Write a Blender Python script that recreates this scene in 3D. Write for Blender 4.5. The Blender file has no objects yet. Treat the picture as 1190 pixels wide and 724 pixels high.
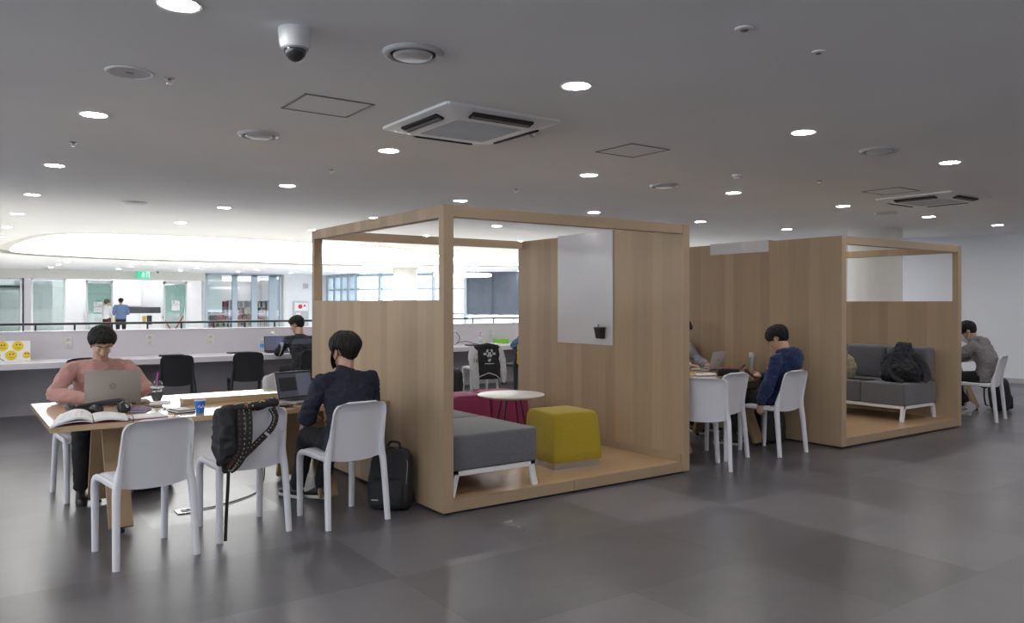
import bpy, bmesh, math, random
from mathutils import Vector, Matrix, Euler, noise

random.seed(7)
LAMP, SKYL, WORLD = 165.0, 4.6, 5.2
EXPO = 0.0
SC = bpy.context.scene
COL = SC.collection
R = math.radians
V = Vector
MATS = {}

# ------------------------------------------------------------------ materials
class NT:
    """small wrapper for building node trees"""
    def __init__(s, name):
        s.m = bpy.data.materials.new(name); s.m.use_nodes = True
        s.t = s.m.node_tree; s.b = s.t.nodes['Principled BSDF']
        MATS[name] = s.m
    def n(s, kind, **kw):
        nd = s.t.nodes.new(kind)
        for k, v in kw.items():
            if k in nd.inputs.keys(): nd.inputs[k].default_value = v
            else: setattr(nd, k, v)
        return nd
    def l(s, a, b): s.t.links.new(a, b)
    def math(s, op, a, b=None):
        nd = s.t.nodes.new('ShaderNodeMath'); nd.operation = op
        for i, x in enumerate((a, b)):
            if x is None: continue
            if isinstance(x, (int, float)): nd.inputs[i].default_value = x
            else: s.l(x, nd.inputs[i])
        return nd.outputs[0]
    def mix(s, fac, a, b, mode='MIX'):
        nd = s.t.nodes.new('ShaderNodeMix'); nd.data_type = 'RGBA'; nd.blend_type = mode
        for i, x in ((0, fac), (6, a), (7, b)):
            if isinstance(x, (int, float)): nd.inputs[i].default_value = x
            elif isinstance(x, tuple): nd.inputs[i].default_value = (*x[:3], 1)
            else: s.l(x, nd.inputs[i])
        return nd.outputs[2]
    def ramp(s, fac, stops):
        nd = s.t.nodes.new('ShaderNodeValToRGB'); e = nd.color_ramp.elements
        while len(e) < len(stops): e.new(0.5)
        for i, (p, c) in enumerate(stops):
            e[i].position = p; e[i].color = (*c[:3], 1) if isinstance(c, tuple) else (c, c, c, 1)
        s.l(fac, nd.inputs[0]); return nd.outputs[0]
    def coords(s, scale=(1, 1, 1)):
        tc = s.n('ShaderNodeTexCoord'); mp = s.n('ShaderNodeMapping')
        mp.inputs['Scale'].default_value = scale
        s.l(tc.outputs['Object'], mp.inputs[0]); return mp.outputs[0]
    def bump(s, h, strength, dist=0.002):
        nd = s.n('ShaderNodeBump', Strength=strength, Distance=dist)
        s.l(h, nd.inputs['Height']); s.l(nd.outputs[0], s.b.inputs['Normal'])

def pmat(name, col, rough=0.5, metal=0.0, var=0.06, ns=6.0, bump=0.0, bs=200.0, spec=0.5, coat=0.0, coatr=0.05, sheen=0.0, det=4.0):
    a = NT(name)
    nz = a.n('ShaderNodeTexNoise', Scale=ns, Detail=det); a.l(a.coords(), nz.inputs['Vector'])
    lo = tuple(c * (1 - var) for c in col); hi = tuple(min(1, c * (1 + var)) for c in col)
    a.l(a.ramp(nz.outputs[0], [(0.3, lo), (0.7, hi)]), a.b.inputs['Base Color'])
    a.b.inputs['Roughness'].default_value = rough; a.b.inputs['Metallic'].default_value = metal
    a.b.inputs['Specular IOR Level'].default_value = spec
    a.b.inputs['Coat Weight'].default_value = coat; a.b.inputs['Coat Roughness'].default_value = coatr
    a.b.inputs['Sheen Weight'].default_value = sheen
    if bump:
        n2 = a.n('ShaderNodeTexNoise', Scale=bs, Detail=3.0); a.l(a.coords(), n2.inputs['Vector'])
        a.bump(n2.outputs[0], bump)
    return a.m

def emit(name, col, strength):
    a = NT(name)
    a.b.inputs['Base Color'].default_value = (*col, 1)
    a.b.inputs['Emission Color'].default_value = (*col, 1); a.b.inputs['Emission Strength'].default_value = strength
    return a.m

def glass(name, tint=(0.9, 0.96, 0.95), alpha=0.25, rough=0.03):
    """thin architectural glass: mostly see-through with a tinted reflective film"""
    a = NT(name)
    tr = a.n('ShaderNodeBsdfTransparent'); tr.inputs[0].default_value = (*tint, 1)
    gl = a.n('ShaderNodeBsdfGlossy'); gl.inputs['Roughness'].default_value = rough
    mx = a.n('ShaderNodeMixShader'); mx.inputs[0].default_value = alpha
    a.l(tr.outputs[0], mx.inputs[1]); a.l(gl.outputs[0], mx.inputs[2])
    a.l(mx.outputs[0], a.t.nodes['Material Output'].inputs['Surface'])
    return a.m

def wood(name, across, grain, width, base, amp=0.12, rough=0.42, coat=0.0, coatr=0.1, seam=0.0, offset=0.0):
    """oak veneer: strips of slightly different tone across one axis, grain along another"""
    a = NT(name)
    tc = a.n('ShaderNodeTexCoord'); sp = a.n('ShaderNodeSeparateXYZ'); a.l(tc.outputs['Object'], sp.inputs[0])
    ax = {'x': 0, 'y': 1, 'z': 2}
    u = a.math('DIVIDE', a.math('ADD', sp.outputs[ax[across]], offset + 40.0), width)
    cell = a.math('FLOOR', u)
    wn = a.n('ShaderNodeTexWhiteNoise', noise_dimensions='1D'); a.l(cell, wn.inputs['W'])
    sc = [22.0, 22.0, 22.0]; sc[ax[grain]] = 0.7
    mp = a.n('ShaderNodeMapping'); mp.inputs['Scale'].default_value = sc
    a.l(tc.outputs['Object'], mp.inputs[0])
    nz = a.n('ShaderNodeTexNoise', Scale=1.6, Detail=5.0, Roughness=0.6); a.l(mp.outputs[0], nz.inputs['Vector'])
    sc2 = [260.0, 260.0, 260.0]; sc2[ax[grain]] = 9.0
    mp2 = a.n('ShaderNodeMapping'); mp2.inputs['Scale'].default_value = sc2
    a.l(tc.outputs['Object'], mp2.inputs[0])
    n2 = a.n('ShaderNodeTexNoise', Scale=1.0, Detail=2.0); a.l(mp2.outputs[0], n2.inputs['Vector'])
    f = a.math('ADD', a.math('MULTIPLY', wn.outputs[0], 0.45), a.math('ADD', a.math('MULTIPLY', nz.outputs[0], 0.45), a.math('MULTIPLY', n2.outputs[0], 0.22)))
    lo = tuple(c * (1 - amp * 1.5) for c in base); hi = tuple(min(1, c * (1 + amp)) for c in base)
    c = a.ramp(f, [(0.2, lo), (0.9, hi)])
    if seam:
        fr = a.math('FRACT', u)
        e = a.math('LESS_THAN', fr, 0.012)
        c = a.mix(a.math('MULTIPLY', e, seam), c, tuple(x * 0.45 for x in base))
    a.l(c, a.b.inputs['Base Color'])
    a.b.inputs['Roughness'].default_value = rough
    a.b.inputs['Coat Weight'].default_value = coat; a.b.inputs['Coat Roughness'].default_value = coatr
    a.bump(n2.outputs[0], 0.12, 0.001)
    return a.m

# ------------------------------------------------------------------ mesh building
class MB:
    def __init__(s): s.bm = bmesh.new()
    def box(s, x0, x1, y0, y1, z0, z1, bev=0.0, seg=2, M=None):
        c = V(((x0 + x1) / 2, (y0 + y1) / 2, (z0 + z1) / 2))
        m = Matrix.Translation(c) @ Matrix.Diagonal((abs(x1 - x0), abs(y1 - y0), abs(z1 - z0), 1))
        r = bmesh.ops.create_cube(s.bm, size=1.0, matrix=m); vs = r['verts']
        if bev:
            es = list({e for v in vs for e in v.link_edges})
            r = bmesh.ops.bevel(s.bm, geom=es, offset=bev, segments=seg, profile=0.5, affect='EDGES', clamp_overlap=True)
            vs = list({v for v in r['verts']} | {v for v in vs if v.is_valid})
        if M is not None: bmesh.ops.transform(s.bm, matrix=M, verts=vs)
        return s
    def obox(s, c, size, rot=(0, 0, 0), bev=0.0, seg=2):
        M = Matrix.Translation(V(c)) @ Euler(rot).to_matrix().to_4x4()
        a, b, d = size[0] / 2, size[1] / 2, size[2] / 2
        return s.box(-a, a, -b, b, -d, d, bev, seg, M)
    def ring(s, pts): return [s.bm.verts.new(p) for p in pts]
    def loft(s, rings, cap=True):
        rv = [s.ring(r) for r in rings]; n = len(rv[0])
        for a, b in zip(rv, rv[1:]):
            for i in range(n):
                s.bm.faces.new((a[i], a[(i + 1) % n], b[(i + 1) % n], b[i]))
        if cap:
            s.bm.faces.new(list(reversed(rv[0]))); s.bm.faces.new(rv[-1])
        return s
    def tube(s, pts, rad, seg=10, ref=None, p=2.0, cap=True, round_caps=False):
        """tube along pts; rad: number or per point number / (a along ref, b across); p: superellipse power"""
        pts = [V(q) for q in pts]; n = len(pts)
        if not isinstance(rad, (list,)): rad = [rad] * n
        rad = [(r, r) if isinstance(r, (int, float)) else r for r in rad]
        if round_caps:
            t0 = (pts[0] - pts[1]).normalized(); t1 = (pts[-1] - pts[-2]).normalized()
            r0, r1 = rad[0], rad[-1]; m0, m1 = min(r0), min(r1)
            pre = [(pts[0] + t0 * m0 * h, (r0[0] * k, r0[1] * k)) for h, k in ((0.95, 0.3), (0.7, 0.7), (0.38, 0.92))]
            post = [(pts[-1] + t1 * m1 * h, (r1[0] * k, r1[1] * k)) for h, k in ((0.38, 0.92), (0.7, 0.7), (0.95, 0.3))]
            pts = [q for q, _ in pre] + pts + [q for q, _ in post]
            rad = [q for _, q in pre] + rad + [q for _, q in post]; n = len(pts)
        rings = []; a = V(ref) if ref is not None else None
        for i in range(n):
            t = (pts[min(i + 1, n - 1)] - pts[max(i - 1, 0)]).normalized()
            if a is None:
                a = t.orthogonal()
            a2 = (V(ref) if ref is not None else a); a2 = a2 - t * a2.dot(t)
            if a2.length < 1e-4: a2 = t.orthogonal()
            a2.normalize(); a = a2; b = t.cross(a2)
            ra, rb = rad[i]; rg = []
            for k in range(seg):
                w = 2 * math.pi * k / seg; cs, sn = math.cos(w), math.sin(w)
                q = 1.0 if p == 2.0 else (abs(cs) ** p + abs(sn) ** p) ** (-1.0 / p)
                rg.append(pts[i] + a2 * (ra * cs * q) + b * (rb * sn * q))
            rings.append(rg)
        return s.loft(rings, cap)
    def lathe(s, prof, seg=24, c=(0, 0, 0), M=None, closed=True):
        c = V(c); rings = []
        for r, z in prof:
            rings.append([c + V((r * math.cos(2 * math.pi * k / seg), r * math.sin(2 * math.pi * k / seg), z)) if M is None else
                          c + M @ V((r * math.cos(2 * math.pi * k / seg), r * math.sin(2 * math.pi * k / seg), z)) for k in range(seg)])
        return s.loft(rings, closed)
    def ball(s, c, r, M=None, u=16, v=10):
        if isinstance(r, (int, float)): r = (r, r, r)
        m = Matrix.Translation(V(c)) @ (M.to_4x4() if M is not None else Matrix.Identity(4)) @ Matrix.Diagonal((*r, 1))
        bmesh.ops.create_uvsphere(s.bm, u_segments=u, v_segments=v, radius=1.0, matrix=m); return s
    def sheet(s, g, th):
        """solid sheet from a grid of points g[i][j]; th thickness (along the local normal)"""
        ni, nj = len(g), len(g[0]); g = [[V(p) for p in r] for r in g]
        def nrm(i, j):
            du = g[min(i + 1, ni - 1)][j] - g[max(i - 1, 0)][j]; dv = g[i][min(j + 1, nj - 1)] - g[i][max(j - 1, 0)]
            q = du.cross(dv); return q.normalized() if q.length > 1e-9 else V((0, 0, 1))
        A = [[s.bm.verts.new(g[i][j]) for j in range(nj)] for i in range(ni)]
        B = [[s.bm.verts.new(g[i][j] - nrm(i, j) * th) for j in range(nj)] for i in range(ni)]
        F = s.bm.faces.new
        for i in range(ni - 1):
            for j in range(nj - 1):
                F((A[i][j], A[i + 1][j], A[i + 1][j + 1], A[i][j + 1])); F((B[i][j], B[i][j + 1], B[i + 1][j + 1], B[i + 1][j]))
        for i in range(ni - 1):
            F((A[i][0], B[i][0], B[i + 1][0], A[i + 1][0])); F((A[i][-1], A[i + 1][-1], B[i + 1][-1], B[i][-1]))
        for j in range(nj - 1):
            F((A[0][j], A[0][j + 1], B[0][j + 1], B[0][j])); F((A[-1][j], B[-1][j], B[-1][j + 1], A[-1][j + 1]))
        return s
    def prism(s, poly, z0, z1, M=None):
        """extruded polygon in xy from z0 to z1, then transformed by M"""
        n0 = [V((x, y, z0)) for x, y in poly]; n1 = [V((x, y, z1)) for x, y in poly]
        if M is not None: n0 = [M @ q for q in n0]; n1 = [M @ q for q in n1]
        return s.loft([n0, n1])
    def bar(s, a, b, w, h, ref=(0, 0, 1)):
        return s.tube([a, b], [(h / 2 * 1.0, w / 2)] * 2, seg=4, ref=ref, p=80.0) if False else s._bar(a, b, w, h, ref)
    def _bar(s, a, b, w, h, ref):
        a, b = V(a), V(b); t = (b - a).normalized(); u = V(ref) - t * V(ref).dot(t); u.normalize(); v = t.cross(u)
        f = lambda c: [c + u * h / 2 + v * w / 2, c - u * h / 2 + v * w / 2, c - u * h / 2 - v * w / 2, c + u * h / 2 - v * w / 2]
        return s.loft([f(a), f(b)])
    def mesh(s, name):
        bmesh.ops.recalc_face_normals(s.bm, faces=s.bm.faces)
        me = bpy.data.meshes.new(name); s.bm.to_mesh(me); s.bm.free(); return me
    def build(s, name, mat, parent=None, smooth=35):
        return link(name, s.mesh(name), mat, parent, smooth)

def link(name, me, mat, parent=None, smooth=35):
    if smooth:
        me.polygons.foreach_set('use_smooth', [True] * len(me.polygons))
        if smooth < 180: me.set_sharp_from_angle(angle=R(smooth))
    o = bpy.data.objects.new(name, me); COL.objects.link(o)
    if mat is not None: me.materials.append(MATS[mat] if isinstance(mat, str) else mat)
    if parent is not None: o.parent = parent
    return o

def evaluated(me, mods):
    """run modifiers over a mesh and return the resulting mesh"""
    o = bpy.data.objects.new('tmp', me); COL.objects.link(o)
    for kind, kw in mods:
        m = o.modifiers.new(kind, kind)
        for k, v in kw.items(): setattr(m, k, v)
    dg = bpy.context.evaluated_depsgraph_get(); dg.update()
    out = bpy.data.meshes.new_from_object(o.evaluated_get(dg))
    bpy.data.objects.remove(o); bpy.data.meshes.remove(me)
    return out

def fuse(mb, name, voxel=0.008, smooth=4, fac=0.5):
    """one continuous skin over overlapping closed shapes"""
    return evaluated(mb.mesh(name), [('REMESH', dict(mode='VOXEL', voxel_size=voxel)), ('SMOOTH', dict(factor=fac, iterations=smooth))])

def crumple(me, amp, freq, seed=0.0, stretch=(1, 1, 1)):
    """folds of cloth: push vertices along their normals by layered noise"""
    off = V((seed * 3.1, seed * 1.7, seed * 2.3))
    ns = [v.normal.copy() for v in me.vertices]
    for v, nm in zip(me.vertices, ns):
        q = V((v.co.x * stretch[0], v.co.y * stretch[1], v.co.z * stretch[2])) * freq + off
        a = noise.noise(q); b = 1 - abs(noise.noise(q * 1.9 + off)) * 2
        v.co += nm * amp * (0.6 * a + 0.5 * b - 0.25)
    return me

def empty(name, loc=(0, 0, 0), rz=0.0):
    o = bpy.data.objects.new(name, None); COL.objects.link(o); o.location = loc; o.rotation_euler = (0, 0, rz)
    o.empty_display_size = 0.1
    return o

def tag(o, label, cat, group=None, kind=None):
    o['label'] = label; o['category'] = cat
    if group: o['group'] = group
    if kind: o['kind'] = kind
    return o

def thing(name, label, cat, loc=(0, 0, 0), rz=0.0, group=None):
    return tag(empty(name, loc, rz), label, cat, group)

def struct(o, label=None):
    o['kind'] = 'structure'
    if label: o['label'] = label
    return o

def copy_tree(o, parent=None):
    c = o.copy(); COL.objects.link(c)
    if parent is not None: c.parent = parent
    for ch in list(o.children): copy_tree(ch, c)
    return c

def dup(root, loc, rz, label, group=None):
    c = copy_tree(root); c.location = loc; c.rotation_euler = (0, 0, rz); c['label'] = label
    if group: c['group'] = group
    return c

def lettering(txt, size, depth, M, name, mat, parent=None, align='CENTER'):
    cu = bpy.data.curves.new('txt', 'FONT'); cu.body = txt; cu.size = size; cu.extrude = depth
    cu.align_x = align; cu.align_y = 'CENTER'; cu.resolution_u = 3
    o = bpy.data.objects.new('tmp', cu); COL.objects.link(o)
    dg = bpy.context.evaluated_depsgraph_get(); dg.update()
    me = bpy.data.meshes.new_from_object(o.evaluated_get(dg)); bpy.data.objects.remove(o)
    me.transform(M)
    return link(name, me, mat, parent, 0)

def spline(pts, n):
    """Catmull-Rom through points, n samples per span"""
    P = [V(p) for p in pts]; out = []
    for i in range(len(P) - 1):
        p0, p1, p2, p3 = P[max(i - 1, 0)], P[i], P[i + 1], P[min(i + 2, len(P) - 1)]
        for k in range(n):
            t = k / n
            out.append(0.5 * ((2 * p1) + (p2 - p0) * t + (2 * p0 - 5 * p1 + 4 * p2 - p3) * t * t + (3 * p1 - p0 - 3 * p2 + p3) * t ** 3))
    out.append(P[-1]); return out
# ------------------------------------------------------------------ palette
OAK = (0.395, 0.285, 0.178)
wood('oak_side', 'y', 'z', 0.125, OAK, 0.15, 0.5)
wood('oak_flat', 'y', 'x', 0.19, (0.47, 0.31, 0.165), 0.12, 0.35, 0.2, 0.2, 0.5)
wood('oak_edge', 'z', 'x', 2.0, OAK, 0.10, 0.5)
wood('oak_beam', 'z', 'y', 2.0, OAK, 0.10, 0.5)
wood('oak_post', 'x', 'z', 1.0, OAK, 0.10, 0.5)
wood('oak_table', 'y', 'x', 0.23, (0.50, 0.36, 0.21), 0.10, 0.22, 0.6, 0.12)
wood('oak_leg', 'x', 'z', 0.4, (0.36, 0.24, 0.13), 0.12, 0.45)
pmat('ceiling_paint', (0.81, 0.805, 0.80), 0.9, var=0.03, ns=0.7, det=6)
pmat('white_paint', (0.78, 0.79, 0.80), 0.7, var=0.02)
pmat('wall_paint', (0.80, 0.82, 0.87), 0.8, var=0.02, ns=1.0)
pmat('column_paint', (0.70, 0.69, 0.64), 0.7, var=0.02)
pmat('counter_white', (0.70, 0.68, 0.70), 0.35, var=0.015)
pmat('counter_panel', (0.60, 0.57, 0.60), 0.6, var=0.02)
pmat('panel_grey', (0.42, 0.40, 0.42), 0.7, var=0.03)
pmat('lilac_board', (0.76, 0.74, 0.78), 0.6, var=0.01)
pmat('dark_rail', (0.035, 0.037, 0.04), 0.35, 0.6)
pmat('gap_shade', (0.02, 0.018, 0.016), 0.8)
pmat('frame_blue', (0.38, 0.46, 0.52), 0.5, var=0.02)
pmat('frame_steel', (0.55, 0.58, 0.58), 0.35, 0.3)
pmat('frame_dark', (0.06, 0.065, 0.07), 0.4, 0.3)
pmat('blind_fabric', (0.10, 0.12, 0.155), 0.8, var=0.12, ns=1.4, bump=0.1)
pmat('frosted', (0.72, 0.80, 0.78), 0.35, var=0.03)
pmat('plastic_white', (0.78, 0.78, 0.78), 0.4, var=0.01)
pmat('chair_white', (0.66, 0.655, 0.69), 0.38, var=0.015, bump=0.03, bs=500)
pmat('chair_black', (0.018, 0.018, 0.02), 0.45, var=0.03)
pmat('frame_white', (0.72, 0.72, 0.72), 0.35, var=0.01)
pmat('fabric_grey', (0.115, 0.115, 0.125), 0.9, var=0.22, ns=160, bump=0.25, bs=600, sheen=0.2)
pmat('fabric_yellow', (0.37, 0.27, 0.011), 0.9, var=0.18, ns=160, bump=0.25, bs=600, sheen=0.15)
pmat('fabric_magenta', (0.23, 0.022, 0.085), 0.9, var=0.2, ns=160, bump=0.25, bs=600, sheen=0.15)
pmat('steel', (0.55, 0.55, 0.56), 0.25, 1.0, var=0.05, ns=20)
pmat('board_white', (0.60, 0.595, 0.61), 0.12, var=0.01)
pmat('table_white', (0.70, 0.69, 0.66), 0.3, var=0.01)
pmat('black_plastic', (0.015, 0.015, 0.017), 0.35)
pmat('black_matte', (0.014, 0.014, 0.016), 0.75, var=0.2, ns=40)
pmat('grey_plastic', (0.16, 0.16, 0.17), 0.45)
pmat('light_grey', (0.45, 0.45, 0.46), 0.5)
pmat('vent_grey', (0.52, 0.52, 0.53), 0.35, 0.2)
pmat('chrome', (0.7, 0.7, 0.7), 0.15, 1.0)
pmat('paper', (0.74, 0.74, 0.74), 0.8, var=0.03, ns=40)
pmat('red_cover', (0.28, 0.02, 0.03), 0.5)
pmat('alu', (0.235, 0.205, 0.18), 0.5, 0.5, var=0.03)
pmat('alu_grey', (0.34, 0.34, 0.35), 0.4, 0.8, var=0.03)
pmat('purple', (0.12, 0.08, 0.22), 0.55, var=0.15)
pmat('blue_paper', (0.015, 0.14, 0.52), 0.5)
pmat('pink_plastic', (0.75, 0.10, 0.48), 0.4)
pmat('coffee', (0.035, 0.018, 0.012), 0.25)
pmat('red_wire', (0.35, 0.03, 0.03), 0.5)
pmat('orange', (0.65, 0.20, 0.05), 0.5)
pmat('green_plastic', (0.22, 0.62, 0.03), 0.45)
pmat('yellow_face', (0.75, 0.55, 0.02), 0.5)
pmat('gold', (0.55, 0.33, 0.03), 0.7, var=0.1)
pmat('mesh_dark', (0.10, 0.10, 0.10), 0.6)
pmat('red_sign', (0.62, 0.02, 0.03), 0.5)
pmat('cream_plate', (0.66, 0.63, 0.55), 0.4)
glass('clear_glass', (0.93, 0.95, 0.96), 0.08)
glass('shop_glass', (0.84, 0.92, 0.90), 0.10, 0.02)
glass('clear_plastic', (0.93, 0.95, 0.96), 0.14, 0.08)
emit('lamp_diffuser', (1.0, 0.975, 0.97), LAMP)
emit('skylight_membrane', (1.0, 1.0, 1.0), SKYL)
emit('ring_glow', (1.0, 0.99, 0.97), 1.2)
emit('green_sign', (0.02, 0.55, 0.25), 0.7)
emit('sign_white', (0.9, 1.0, 0.95), 0.8)
emit('strip_glow', (1.0, 1.0, 1.0), 8.0)
emit('violet_lamp', (0.45, 0.35, 1.0), 1.3)

def floor_mat():
    a = NT('floor_tile')
    tc = a.n('ShaderNodeTexCoord'); sp = a.n('ShaderNodeSeparateXYZ'); a.l(tc.outputs['Object'], sp.inputs[0])
    T = 0.9
    ux = a.math('DIVIDE', a.math('ADD', sp.outputs[0], 50.2), T); uy = a.math('DIVIDE', a.math('ADD', sp.outputs[1], 50.1), T)
    cv = a.n('ShaderNodeCombineXYZ'); a.l(a.math('FLOOR', ux), cv.inputs[0]); a.l(a.math('FLOOR', uy), cv.inputs[1])
    wn = a.n('ShaderNodeTexWhiteNoise', noise_dimensions='2D'); a.l(cv.outputs[0], wn.inputs['Vector'])
    n1 = a.n('ShaderNodeTexNoise', Scale=1.3, Detail=8.0, Roughness=0.65); a.l(tc.outputs['Object'], n1.inputs['Vector'])
    n2 = a.n('ShaderNodeTexNoise', Scale=14.0, Detail=6.0, Roughness=0.7); a.l(tc.outputs['Object'], n2.inputs['Vector'])
    n3 = a.n('ShaderNodeTexNoise', Scale=60.0, Detail=4.0, Roughness=0.8); a.l(tc.outputs['Object'], n3.inputs['Vector'])
    f = a.math('ADD', a.math('MULTIPLY', wn.outputs[0], 0.26), a.math('ADD', a.math('MULTIPLY', n1.outputs[0], 0.36), a.math('ADD', a.math('MULTIPLY', n2.outputs[0], 0.30), a.math('MULTIPLY', n3.outputs[0], 0.16))))
    c = a.ramp(f, [(0.34, (0.072, 0.069, 0.075)), (0.72, (0.175, 0.168, 0.182))])
    c = a.mix(a.math('MULTIPLY', a.math('SUBTRACT', n1.outputs[0], 0.35), 0.5), c, (0.14, 0.118, 0.112))
    ex = a.math('LESS_THAN', a.math('FRACT', ux), 0.0035); ey = a.math('LESS_THAN', a.math('FRACT', uy), 0.0035)
    e = a.math('MAXIMUM', ex, ey)
    c = a.mix(a.math('MULTIPLY', e, 0.5), c, (0.04, 0.04, 0.04))
    a.l(c, a.b.inputs['Base Color'])
    wn2 = a.n('ShaderNodeTexWhiteNoise', noise_dimensions='2D'); cv2 = a.n('ShaderNodeVectorMath', operation='ADD'); a.l(cv.outputs[0], cv2.inputs[0]); cv2.inputs[1].default_value = (17.3, 5.1, 0); a.l(cv2.outputs[0], wn2.inputs['Vector'])
    rr = a.math('ADD', a.math('MULTIPLY', n2.outputs[0], 0.16), a.math('ADD', a.math('MULTIPLY', wn2.outputs[0], 0.06), 0.22)); a.l(rr, a.b.inputs['Roughness'])
    a.b.inputs['Specular IOR Level'].default_value = 0.55
    a.bump(n1.outputs[0], 0.05, 0.004)
floor_mat()

# ------------------------------------------------------------------ room
H = 2.8
VY0, VY1 = 12.95, 27.6          # atrium void between the two sides of the floor
bx = lambda *a, **k: MB().box(*a, **k)
m = MB(); m.box(-8, 19.6, -7, VY0, -0.3, 0)
struct(m.build('floor', 'floor_tile', smooth=0), 'dark grey stone-look floor tiles with soft reflections')
m = MB(); m.prism([(-8, VY1), (18.2, VY1), (14.9, 33), (14.9, 52), (-8, 52)], -0.3, 0)
struct(m.build('floor_far', 'white_paint', smooth=0), 'pale floor on the far side of the atrium')
m = MB(); m.box(-8, 19.3, VY0 - 2, VY1 + 2, -4.8, -4.5)
struct(m.build('floor_lower', 'column_paint', smooth=0), 'pale floor of the storey below the atrium')

# outline of the opening in the ceiling over the atrium
OPEN = spline([(1.24, 23.6), (1.22, 21.4), (1.36, 19.7), (1.65, 17.9), (2.2, 17.15), (3.3, 16.8), (4.6, 16.68), (6.5, 16.88), (8.3, 17.2), (10.2, 18.4), (12.4, 19.9),
               (14.6, 21.0), (16.3, 22.2), (16.4, 23.1), (14.8, 23.7), (13.2, 24.2), (10.5, 25.7), (6.85, 25.85), (4.4, 26.0), (2.3, 25.2), (1.5, 24.5), (1.24, 23.6)], 5)[:-1]
OC = sum((V(p) for p in OPEN), V((0, 0, 0))) / len(OPEN) if False else V((7.5, 21.6))
def opening(grow, z): return [V((OC.x + (p[0] - OC.x) * (1 + grow * 0.04), OC.y + (p[1] - OC.y) * (1 + grow * 0.12), z)) for p in OPEN]
OPEN = [V((p[0], p[1], 0)) for p in [(*q, 0)[:3] for q in OPEN]]

def holed(name, z, outer, hole, mat, label):
    bm = bmesh.new()
    a = [bm.verts.new((x, y, z)) for x, y in outer]; b = [bm.verts.new(p) for p in hole]
    es = [bm.edges.new((r[i], r[(i + 1) % len(r)])) for r in (a, b) for i in range(len(r))]
    bmesh.ops.triangle_fill(bm, use_beauty=True, use_dissolve=False, edges=es)
    for f in bm.faces:
        if f.normal.z > 0: f.normal_flip()
    r = bmesh.ops.extrude_face_region(bm, geom=list(bm.faces))
    bmesh.ops.translate(bm, verts=[v for v in r['geom'] if isinstance(v, bmesh.types.BMVert)], vec=(0, 0, 0.25))
    bmesh.ops.recalc_face_normals(bm, faces=bm.faces)
    me = bpy.data.meshes.new(name); bm.to_mesh(me); bm.free()
    return struct(link(name, me, mat, None, 0), label)
holed('ceiling', H, [(-8, -7), (21.5, -7), (21.5, 8), (18.2, 14.2), (19.4, 20.0), (19.3, 26.6), (14.95, 33.0), (14.95, 52), (-8, 52)], opening(1.0, H), 'ceiling_paint', 'smooth off-white ceiling with a curved opening over the atrium')
m = MB(); n = len(OPEN)
m.loft([opening(1.0, H + 0.002), opening(1.0, H + 0.09), opening(0.55, H + 0.10), opening(0.0, H + 0.02), opening(0.0, H + 0.26), opening(1.0, H + 0.26)], cap=False)
struct(m.build('trim_1', 'column_paint', smooth=60), 'grey lip around the curved atrium opening')
m = MB(); m.loft([opening(0.0, H + 0.262), opening(0.0, H + 1.6)], cap=False)
top = [m.bm.verts.new(p) for p in opening(0.0, H + 1.6)]; m.bm.faces.new(top)
struct(m.build('window_1', 'skylight_membrane', smooth=60), 'glowing white skylight over the atrium')

def wallbox(name, *a, mat='wall_paint', label=None):
    return struct(bx(*a).build(name, mat, smooth=0), label)
wallbox('wall_back', -8.2, 22, -7.2, -7, -0.3, H, label='wall behind the camera')
wallbox('wall_left', -8.2, -8, -7, 52, -4.8, 0.1)
wallbox('wall_left_head', -8.2, -8, -7, 52, 2.74, H)
wallbox('wall_left_near', -8.2, -8, -7, -6.8, 0.1, 2.74)
wallbox('wall_left_far', -8.2, -8, 13.0, 52, 0.1, 2.74)
def slantwall(name, p, q, z0, z1, th, mat, label=None):
    p, q = V((*p, 0)), V((*q, 0)); d = (q - p).normalized(); nn = V((d.y, -d.x, 0)) * th
    m = MB(); m.loft([[p + V((0, 0, z0)), q + V((0, 0, z0)), q + nn + V((0, 0, z0)), p + nn + V((0, 0, z0))], [p + V((0, 0, z1)), q + V((0, 0, z1)), q + nn + V((0, 0, z1)), p + nn + V((0, 0, z1))]])
    return struct(m.build(name, mat, smooth=0), label)
WR0, WR1 = (19.55, -7.0), (15.55, 9.75)
slantwall('wall_right', WR1, WR0, -0.3, H, -0.2, 'wall_paint', 'plain pale wall at the right of the hall')
slantwall('baseboard_right', (15.54, 9.7), (19.48, -6.8), 0, 0.09, 0.02, 'light_grey', 'grey skirting along the right wall')
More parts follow.
